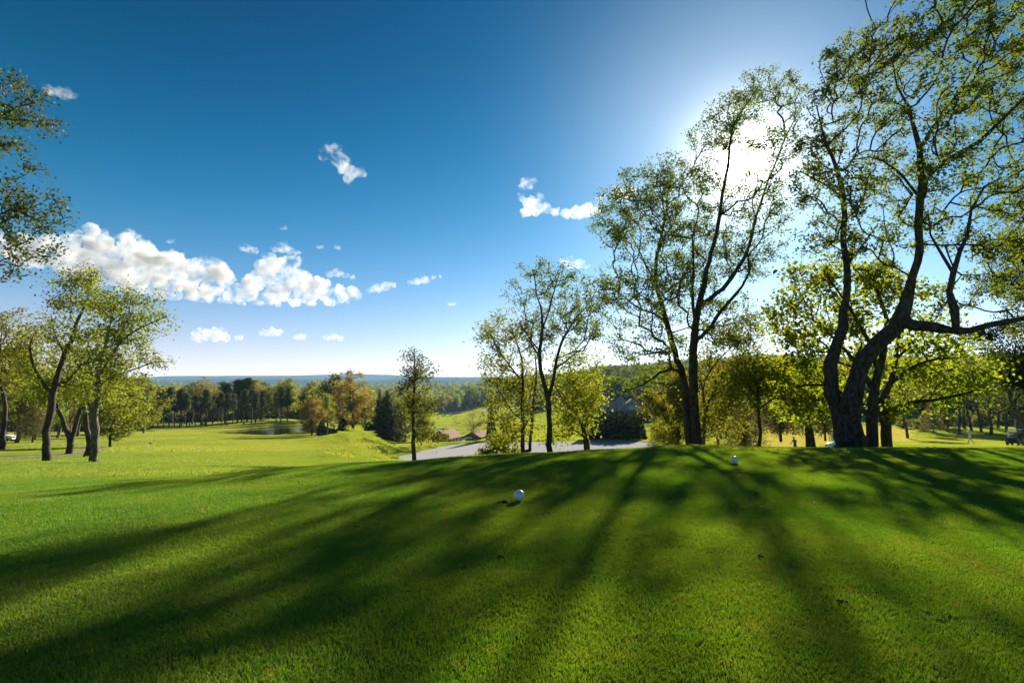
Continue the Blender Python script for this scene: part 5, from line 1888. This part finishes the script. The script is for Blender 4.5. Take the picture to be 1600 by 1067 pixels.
MAT_SKIN = plain_mat('skin', (.46, .27, .19), .55, 12, .08)
MAT_WSHIRT = plain_mat('white_shirt', (.74, .74, .76), .8, 6, .06)
MAT_BSHIRT = plain_mat('blue_shirt', (.02, .10, .42), .8, 6, .12)
MAT_GSHIRT = plain_mat('grey_shirt', (.36, .40, .47), .8, 6, .1)
MAT_KHAKI = plain_mat('khaki_shorts', (.46, .42, .36), .8, 6, .08)
MAT_DARKP = plain_mat('dark_trousers', (.04, .045, .06), .8, 6, .1)
MAT_SHOE = plain_mat('dark_shoe', (.05, .04, .035), .6, 6, .1)
EDG = [('pelvis', 'waist'), ('waist', 'chest'), ('chest', 'neck'), ('neck', 'head'), ('head', 'crown')]
for s in 'lr':
    EDG += [('pelvis', 'hip' + s), ('hip' + s, 'knee' + s), ('knee' + s, 'ankle' + s), ('ankle' + s, 'toe' + s),
            ('chest', 'shoulder' + s), ('shoulder' + s, 'elbow' + s), ('elbow' + s, 'wrist' + s), ('wrist' + s, 'hand' + s)]
    for k in range(4):
        EDG += [('hand' + s, 'f%d%s' % (k, s))]
    EDG += [('wrist' + s, 'thumb' + s)]


def pose(stride=.0, lean=0.0, armswing=0.0, bend=0.0, armfwd=0.0):
    """y forward"""
    J, Rr = {}, {}

    def put(k, p, r):
        J[k] = p
        Rr[k] = r
    put('pelvis', (0, 0, .93), (.155, .115))
    put('waist', (0, .03 + bend * .10, 1.10), (.145, .105))
    put('chest', (0, .05 + bend * .34 + lean, 1.34 - bend * .10), (.175, .115))
    put('neck', (0, .06 + bend * .48 + lean, 1.50 - bend * .16), .055)
    put('head', (0, .085 + bend * .60 + lean, 1.62 - bend * .19), (.082, .098))
    put('crown', (0, .085 + bend * .64 + lean, 1.70 - bend * .20), (.066, .075))
    cy_, cz = J['chest'][1], J['chest'][2]
    for s, q in (('l', -1), ('r', 1)):
        st = stride * q
        put('hip' + s, (q * .10, 0, .88), .095)
        put('knee' + s, (q * .11, st * .45 + .03, .49), .060)
        put('ankle' + s, (q * .11, st - (.06 if st < 0 else 0), .09 + (.03 if st < 0 else 0)), .042)
        put('toe' + s, (q * .12, st + .16, .045), (.045, .034))
        put('shoulder' + s, (q * .19, cy_, cz + .09), .062)
        sw = -armswing * q
        put('elbow' + s, (q * .26, cy_ + sw * .5 - .04 + armfwd * .12, cz - .18), .046)
        put('wrist' + s, (q * .25, cy_ + sw + .08 + armfwd * .34, cz - .40 + armfwd * .16), .032)
        w = J['wrist' + s]
        put('hand' + s, (w[0], w[1] + .03, w[2] - .075), (.040, .022))
        for k in range(4):
            put('f%d%s' % (k, s), (w[0] + (k - 1.5) * .020, w[1] + .055, w[2] - .155 + abs(k - 1.3) * .012), .0095)
        put('thumb' + s, (w[0] - q * .055, w[1] + .05, w[2] - .07), .011)
    return J, Rr


def zones_for(J, shirt, pants, shorts):
    cz = J['chest'][2]
    return [(lambda c: c.z < .085, MAT_SHOE),
            (lambda c: c.z < (.52 if shorts else -1), MAT_SKIN),
            (lambda c: c.z < .94 and abs(c.x) < .235, pants),
            (lambda c: c.z > J['neck'][2] - .02, MAT_SKIN),
            (lambda c: abs(c.x) > .205 and c.z < cz - .10, MAT_SKIN),
            (lambda c: True, shirt)]


J, Rr = pose(stride=.26, lean=.04, armswing=.12)
person('person', 'golfer in white shirt and pale shorts walking left across the lawn', 1510, 74, R(62), J, Rr, EDG, zones_for(J, MAT_WSHIRT, MAT_KHAKI, True), hat=MAT_WSHIRT)
J, Rr = pose(stride=.03, bend=.25, armfwd=.6)
person('person', 'golfer in blue shirt seen from behind, legs hidden by the rise', 1238, 61, R(5), J, Rr, EDG, zones_for(J, MAT_BSHIRT, MAT_DARKP, False))
J, Rr = pose(stride=.04, armfwd=.5)
person('person', 'golfer in grey shirt standing beside the half hidden golf cart', 1298, 59, R(-40), J, Rr, EDG, zones_for(J, MAT_GSHIRT, MAT_DARKP, False))

# ------------------------------------------------------------------ things on the tee
MAT_BALL = plain_mat('marker_white', (.72, .73, .74), .35, 14, .05, .5)
MAT_SOIL = plain_mat('divot_soil', (.075, .045, .022), .95, 30, .4, .1, .5)
MAT_PETAL = plain_mat('pale_petal', (.70, .68, .66), .8, 20, .1)


def tee_marker(u, v, Y, label, rx, rz):
    x = (u - 800) / F * Y
    root = empty('tee_marker', (x, Y, Hs(x, Y)), rz)
    tag(root, label, 'tee marker', 'white tee markers')
    r = .065
    vv, ff = [], []
    rows, cols = 24, 40
    for a in range(rows + 1):
        th = math.pi * a / rows
        for b in range(cols):
            ph = 2 * math.pi * b / cols
            k = 1.0
            # moulded seam groove and a round socket on one cheek
            k -= .018 * math.exp(-((th - 1.1) / .05) ** 2)
            d = math.acos(max(-1, min(1, math.sin(th) * math.cos(ph - 5.5) * .85 + math.cos(th) * .53)))
            k -= .13 * (1 - min(1, max(0, (d - .12) / .14)))
            vv.append((r * k * math.sin(th) * math.cos(ph), r * k * math.sin(th) * math.sin(ph), r * k * math.cos(th) * 1.03))
    for a in range(rows):
        for b in range(cols):
            ff.append((a * cols + b, (a + 1) * cols + b, (a + 1) * cols + (b + 1) % cols, a * cols + (b + 1) % cols))
    ball = MB().add(vv, ff).build('ball', MAT_BALL, root, True, (0, 0, r + .012))
    ball.rotation_euler = (rx, .25, 0)
    MB().tube([(0, 0, -.08), (0, 0, .02)], [.006, .012], 8).build('spike', MAT_STEEL, root)


tee_marker(811, 773, 7.1, 'white ball tee marker nearest the camera, soil clod beside it', .3, .4)
tee_marker(1144, 717, 10.4, 'white ball tee marker at the far edge of the tee, right of the tallest tree', -.2, 2.0)


def soil_clod(u, v, w, label, seed):
    d = ray(u, v)
    t_ = -CAM[2] / d[2]
    x, y = d[0] * t_, d[1] * t_
    rg = np.random.default_rng(seed)
    m = MB()
    for i in range(9):
        c = np.array([rg.normal(0, w * .34), rg.normal(0, w * .2), rg.uniform(.004, .016)])
        s = w * rg.uniform(.12, .3)
        k = rg.uniform(.7, 1.3, 8)
        v_ = []
        for j, (a, b, e) in enumerate([(-1, -1, -1), (1, -1, -1), (1, 1, -1), (-1, 1, -1), (-1, -1, 1), (1, -1, 1), (1, 1, 1), (-1, 1, 1)]):
            v_.append(c + np.array([a * s * k[j] * (.55 if e > 0 else 1), b * s * k[-j - 1] * (.55 if e > 0 else 1), e * s * .45 * k[j]]))
        m.add(v_, [(3, 2, 1, 0), (4, 5, 6, 7), (0, 1, 5, 4), (1, 2, 6, 5), (2, 3, 7, 6), (3, 0, 4, 7)])
    o = m.build('soil_clod', MAT_SOIL, None, True, (x, y, Hs(x, y) + .006))
    tag(o, label, 'soil clod', 'loose soil clods on the tee')


soil_clod(790, 789, .10, 'brown soil clod lying left of the nearest tee marker', 1)
soil_clod(1320, 948, .055, 'brown soil clod on the shaded grass at lower right', 2)
soil_clod(556, 828, .05, 'small soil clod on the grass left of the nearest tee marker', 3)
soil_clod(781, 876, .045, 'small soil clod on the grass below the nearest tee marker', 4)
soil_clod(1190, 876, .04, 'tiny soil clod on the grass below the far tee marker', 5)
for i, (u, v, lab) in enumerate([(1190, 796, 'pale fallen petal lowest of three below the far tee marker'), (1272, 789, 'pale fallen petal right of the far tee marker'), (1187, 776, 'pale fallen petal, middle one below the far tee marker'),
                                 (1151, 750, 'pale fallen petal just below the far tee marker'), (860, 762, 'pale fallen petal right of the nearest tee marker')]):
    d = ray(u, v)
    t_ = -CAM[2] / d[2]
    x, y = d[0] * t_, d[1] * t_
    s = .016
    m = MB().add([(-s, 0, 0), (-.3 * s, -.6 * s, .006), (s, -.2 * s, .014), (.8 * s, .5 * s, .010), (-.4 * s, .6 * s, .004)], [(0, 1, 2, 3, 4)])
    o = m.build('fallen_petal', MAT_PETAL, None, False, (x, y, Hs(x, y) + .022))
    o.rotation_euler = (.5, .2, i * 1.3)
    tag(o, lab, 'petal', 'fallen petals on the tee')


def flagstick(u, Y, hgt, label, col, fs=1.0):
    x = (u - 800) / F * Y
    r = empty('flagstick', (x, Y, Hs(x, Y)))
    tag(r, label, 'flagstick')
    MB().tube([(0, 0, -.2), (0, 0, hgt)], .03, 6).build('pole', MAT_TRIM, r)
    vv, ff = [], []
    for i in range(7):
        for z in (hgt - .05, hgt - .55):
            for e in (0, .012):
                vv.append((i * .11 * fs, .05 * math.sin(i * 1.2) * fs + e, hgt - (hgt - z) * fs - i * .02 * fs))
    for i in range(6):
        a, b = i * 4, (i + 1) * 4
        ff += [(a, b, b + 2, a + 2), (a + 1, a + 3, b + 3, b + 1), (a, a + 1, b + 1, b), (a + 2, b + 2, b + 3, a + 3)]
    MB().add(vv, ff).build('flag', col, r, True)


MAT_FLAG = plain_mat('orange_flag', (.75, .13, .04), .8, 4, .1)
flagstick(1274, 122, 2.2, 'orange flag on a thin pole on the tan mound', MAT_FLAG)
flagstick(238, 56, .55, 'short red marker flag on the left fairway', MAT_FLAG, .35)
pole_x = (1006 - 800) / F * 250
up = MB()
up.tube([(0, 0, -.3), (0, 0, 8.5)], [.16, .10], 8)
uo = empty('utility_pole', (pole_x, 250, Hs(pole_x, 250)))
tag(uo, 'pale utility pole right of the gabled house', 'utility pole')
up.build('pole', MAT_STONE, uo)
MB().box((0, 0, 7.9), (2.2, .14, .16)).build('cross_arm', MAT_STONE, uo)


def dandelions():
    stem = plain_mat('dandelion_stem', (.12, .16, .05), .8)
    head = leaf_mat('dandelion_head', (.6, .6, .56), (.7, .7, .66), None, .4, .0, .05)
    v, f = [], []
    rg = np.random.default_rng(3)
    m = MB()
    m.tube([(0, 0, 0), (.01, 0, .12), (.02, .01, .22)], .004, 4)
    nv = len(m.v)
    c = rg.normal(0, 1, (26, 3))
    c /= np.linalg.norm(c, axis=1)[:, None]
    c = c * .026 + np.array([.02, .01, .235])
    lv, lf = leaf_quads(c, .034, rg, .8)
    me = mesh_np('dandelion', np.vstack([np.array(m.v), lv]), [np.array(m.q[4]), (lf + nv, 1)], [stem, head], False)
    ob = bpy.data.objects.new('dandelion', me)
    n = 170
    y = rg.uniform(22, 36, n)
    x = rg.uniform(-.93, -.42, n) * y
    k = _fracnoise(x, y, 21, .25) > -.1
    x, y = x[k], y[k]
    n = len(x)
    s = rg.uniform(.35, .62, n)
    o = scatter('dandelions', np.stack([x, y, H(x, y)], -1), np.stack([rg.uniform(-.2, .2, n), rg.uniform(-.2, .2, n), rg.random(n) * 6], -1), np.stack([s] * 3, -1), [ob])
    tag(o, 'white dandelion seed heads dotting the lawn at left', 'dandelions', None, 'stuff')


dandelions()


# ------------------------------------------------------------------ clouds (real volumes high above the plain)
def cloud_mat(name, dens, aniso=.3, col=(.76, .77, .785), fscale=.008, lo=.43, hi=.72, rate=.10):
    m, t = new_mat(name)
    vol = N(t, 'ShaderNodeVolumePrincipled', i_Density=dens, i_Anisotropy=aniso)
    vol.inputs['Color'].default_value = (*col, 1)
    tc_ = N(t, 'ShaderNodeTexCoord')
    nz = noise_tex(t, fscale, 7, .68, tc_.outputs['Object'], dist=.3)
    L(t, M1(t, 'MULTIPLY', ramp(t, nz, lo, hi), dens), vol.inputs['Density'])
    out = N(t, 'ShaderNodeOutputMaterial')
    L(t, vol.outputs[0], out.inputs['Volume'])
    m.cycles.volume_step_rate = rate
    return m


CLOUD_THICK = cloud_mat('cumulus_vapour', .028)
CLOUD_THIN = cloud_mat('thin_vapour', .014, fscale=.016, lo=.40, hi=.68, rate=.25)
ICO = None


def ico():
    global ICO
    if ICO is None:
        import bmesh
        bm = bmesh.new()
        bmesh.ops.create_icosphere(bm, subdivisions=2, radius=1)
        bm.verts.ensure_lookup_table()
        ICO = (np.array([v.co[:] for v in bm.verts]), np.array([[v.index for v in f.verts] for f in bm.faces]))
        bm.free()
    return ICO


def cloud(label, blobs, Y, mat, seed, vox=None, sub=7, flat=.8):
    rg = np.random.default_rng(seed)
    iv, if_ = ico()
    k = Y / F
    u0 = np.mean([b[0] for b in blobs])
    v0 = np.mean([b[1] for b in blobs])
    org = P(u0, v0, Y)
    V, Fc, off = [], [], 0
    for (u, v, r) in blobs:
        p = P(u, v, Y) - org
        R_ = r * k * 1.22
        items = [(p + np.array([0, rg.uniform(-.6, .6) * R_, 0]), R_ * .85)]
        for j in range(sub):
            d = rg.normal(0, 1, 3)
            d /= np.linalg.norm(d)
            d[2] = d[2] * .75 + .22
            items.append((p + d * R_ * rg.uniform(.5, .85), R_ * rg.uniform(.28, .5)))
        for c, q in items:
            V.append(iv * np.array([q, q, q * flat]) + c)
            Fc.append(if_ + off)
            off += len(iv)
    me = mesh_np('tmp', np.concatenate(V), [np.concatenate(Fc)], [], True)
    o = bpy.data.objects.new('tmp', me)
    COL.objects.link(o)
    md = o.modifiers.new('r', 'REMESH')
    md.mode = 'VOXEL'
    rmax = max(b[2] for b in blobs) * k
    vx = vox or max(6.0, min(16.0, rmax * .11))
    md.voxel_size = vx
    dg = bpy.context.evaluated_depsgraph_get()
    m2 = bpy.data.meshes.new_from_object(o.evaluated_get(dg))
    bpy.data.objects.remove(o)
    n = len(m2.vertices)
    co = np.zeros(n * 3, np.float32)
    m2.vertices.foreach_get('co', co)
    co = co.reshape(-1, 3).astype(float)
    no = np.zeros(n * 3, np.float32)
    m2.vertex_normals.foreach_get('vector', no)
    no = no.reshape(-1, 3)
    s1, s2 = 1 / (rmax * .55), 1 / (rmax * .22)
    d1 = np.array([mnoise.noise(Vector(c * s1 + seed)) for c in co])
    d2 = np.array([mnoise.noise(Vector(c * s2 + seed * 3)) for c in co])
    co += no * (d1 * rmax * .34 + np.abs(d2) * rmax * .24)[:, None]
    m2.vertices.foreach_set('co', co.astype(np.float32).ravel())
    m2.name = 'cloud'
    m2.materials.clear()
    m2.materials.append(mat)
    ob = link('cloud', m2, None, org)
    tag(ob, label, 'cloud')
    return ob


cloud('long white cumulus bank above the left trees', [(30, 392, 26), (62, 400, 24), (95, 390, 26), (125, 384, 22), (160, 376, 20), (165, 400, 34), (200, 396, 28), (214, 386, 18), (245, 412, 28), (272, 420, 26), (180, 425, 32), (230, 436, 30), (290, 435, 24), (322, 424, 20), (345, 430, 20),
       (300, 450, 20), (258, 452, 22), (110, 412, 28), (335, 452, 16), (130, 430, 24)], 4200, CLOUD_THICK, 1, sub=6)
cloud('white cumulus bank with a domed top right of the long cloud bank', [(430, 426, 24), (418, 414, 17), (446, 416, 19), (402, 440, 18), (468, 442, 20), (500, 452, 18), (528, 460, 14), (550, 463, 10), (480, 462, 14), (440, 452, 20), (388, 455, 16), (365, 462, 12), (420, 466, 12), (460, 470, 9), (510, 470, 8)], 4000, CLOUD_THICK, 2, sub=6)
cloud('thin grey cloud base joining the long bank and the domed bank', [(300, 466, 8), (325, 468, 9), (350, 470, 9), (378, 472, 9), (405, 473, 9), (432, 474, 9), (460, 475, 9), (488, 475, 8), (515, 474, 8), (540, 472, 7)], 4300, CLOUD_THIN, 22, flat=.5)
cloud('small cloud trailing off right of the domed cumulus bank', [(578, 454, 6), (590, 450, 8), (603, 448, 8), (614, 446, 5)], 4000, CLOUD_THIN, 3)
cloud('thin cloud tail furthest right of the cumulus bank', [(640, 442, 5), (652, 440, 7), (664, 438, 7), (676, 435, 4), (688, 432, 2.5)], 4000, CLOUD_THIN, 4)
cloud('small flat cloud above the domed bank, left of two', [(378, 388, 5), (388, 389, 7), (400, 392, 6)], 3800, CLOUD_THIN, 5)
cloud('small rounded cloud above the domed bank, right of two', [(428, 390, 6), (441, 387, 9), (455, 392, 7), (464, 396, 4)], 3800, CLOUD_THIN, 6)
cloud('small cloud puff right above the domed bank', [(514, 428, 6), (527, 427, 8), (540, 430, 6), (551, 434, 4)], 3900, CLOUD_THIN, 7)
cloud('tiny cloud puff left one of a pair high above the bank', [(498, 386, 4), (504, 386, 4)], 3800, CLOUD_THIN, 8)
cloud('tiny cloud puff right one of a pair high above the bank', [(524, 386, 3.5), (530, 388, 4)], 3800, CLOUD_THIN, 9)
cloud('tiny cloud puff topmost above the domed bank', [(440, 357, 3), (447, 357, 4)], 3800, CLOUD_THIN, 10)
cloud('tiny cloud puff over the long cumulus bank', [(265, 378, 4), (271, 377, 4)], 3800, CLOUD_THIN, 11)
cloud('lone white cloud in the middle of the blue sky', [(507, 243, 10), (522, 237, 11), (530, 248, 14), (540, 262, 13), (553, 268, 11), (564, 272, 7), (543, 280, 7)], 2600, CLOUD_THICK, 12)
cloud('wispy cloud at the upper left beside the overhanging boughs', [(72, 141, 7), (84, 144, 9), (97, 146, 10), (110, 150, 7)], 2400, CLOUD_THIN, 13)
cloud('white cloud left of the tallest tree, its left curl', [(815, 296, 9), (823, 288, 10), (832, 284, 6), (818, 306, 6), (829, 318, 12), (842, 312, 9), (822, 332, 8), (838, 330, 9), (852, 326, 9), (866, 331, 8)], 3000, CLOUD_THICK, 14)
cloud('bright cloud touching the left side of the tallest tree', [(885, 332, 9), (900, 334, 12), (915, 330, 12), (930, 324, 11), (945, 314, 12), (962, 306, 14), (980, 300, 14)], 3000, CLOUD_THICK, 15)
cloud('small bright cloud above the centre clump of trees', [(880, 408, 7), (891, 410, 10), (904, 412, 9), (916, 416, 6)], 3200, CLOUD_THICK, 16)
cloud('faint low cloud nearest the left trees', [(306, 528, 9), (322, 522, 11), (338, 524, 11), (352, 529, 8), (370, 528, 6)], 7600, CLOUD_THIN, 17)
cloud('faint low cloud in the middle of the low row', [(412, 521, 6), (423, 518, 8), (434, 520, 7)], 7600, CLOUD_THIN, 18)
cloud('faint low cloud second from the right in the low row', [(463, 527, 5), (472, 526, 6)], 7600, CLOUD_THIN, 19)
cloud('faint low cloud furthest right in the low row', [(512, 528, 6), (522, 526, 6), (532, 529, 5)], 7600, CLOUD_THIN, 20)
cloud('tiny faint cloud left of the centre clump', [(703, 475, 4), (710, 475, 4)], 4000, CLOUD_THIN, 21)

# ------------------------------------------------------------------ haze
def haze_box():
    m, t = new_mat('haze_air')
    vol = N(t, 'ShaderNodeVolumePrincipled', i_Density=.00007, i_Anisotropy=.25)
    vol.inputs['Color'].default_value = (.40, .68, 1.0, 1)
    out = N(t, 'ShaderNodeOutputMaterial')
    L(t, vol.outputs[0], out.inputs['Volume'])
    o = MB().box((0, 3550, 12), (24000, 7600, 150)).build('haze', m)
    return tag(o, 'thin blue haze over the valley', 'haze', None, 'stuff')


haze_box()


# ------------------------------------------------------------------ litter on the tee
def litter():
    rg = np.random.default_rng(41)
    obs = []
    for i, col in enumerate([(.20, .13, .06), (.30, .24, .12)]):
        s = .011
        me = mesh_np('leaf_scrap', [(-s, 0, .004), (-.2 * s, -.55 * s, .008), (1.1 * s, .1 * s, .004), (.1 * s, .6 * s, .010)], [np.array([(0, 1, 2, 3)])], [plain_mat('dry_leaf', col, .9, 40)], False)
        obs.append(bpy.data.objects.new('leaf_scrap', me))
    n = 420
    y = rg.uniform(2.6, 12, n)
    x = rg.uniform(-1, 1, n) * y
    s = rg.uniform(.5, 1.5, n)
    o = scatter('leaf_litter', np.stack([x, y, H(x, y) + .012], -1), rg.uniform(-.6, .6, (n, 3)) + np.array([0, 0, 1]) * rg.uniform(0, 6.28, (n, 1)), np.stack([s] * 3, -1), obs, rg.integers(0, 2, n))
    tag(o, 'scattered scraps of dry leaf in the turf of the tee', 'leaf litter', None, 'stuff')


litter()
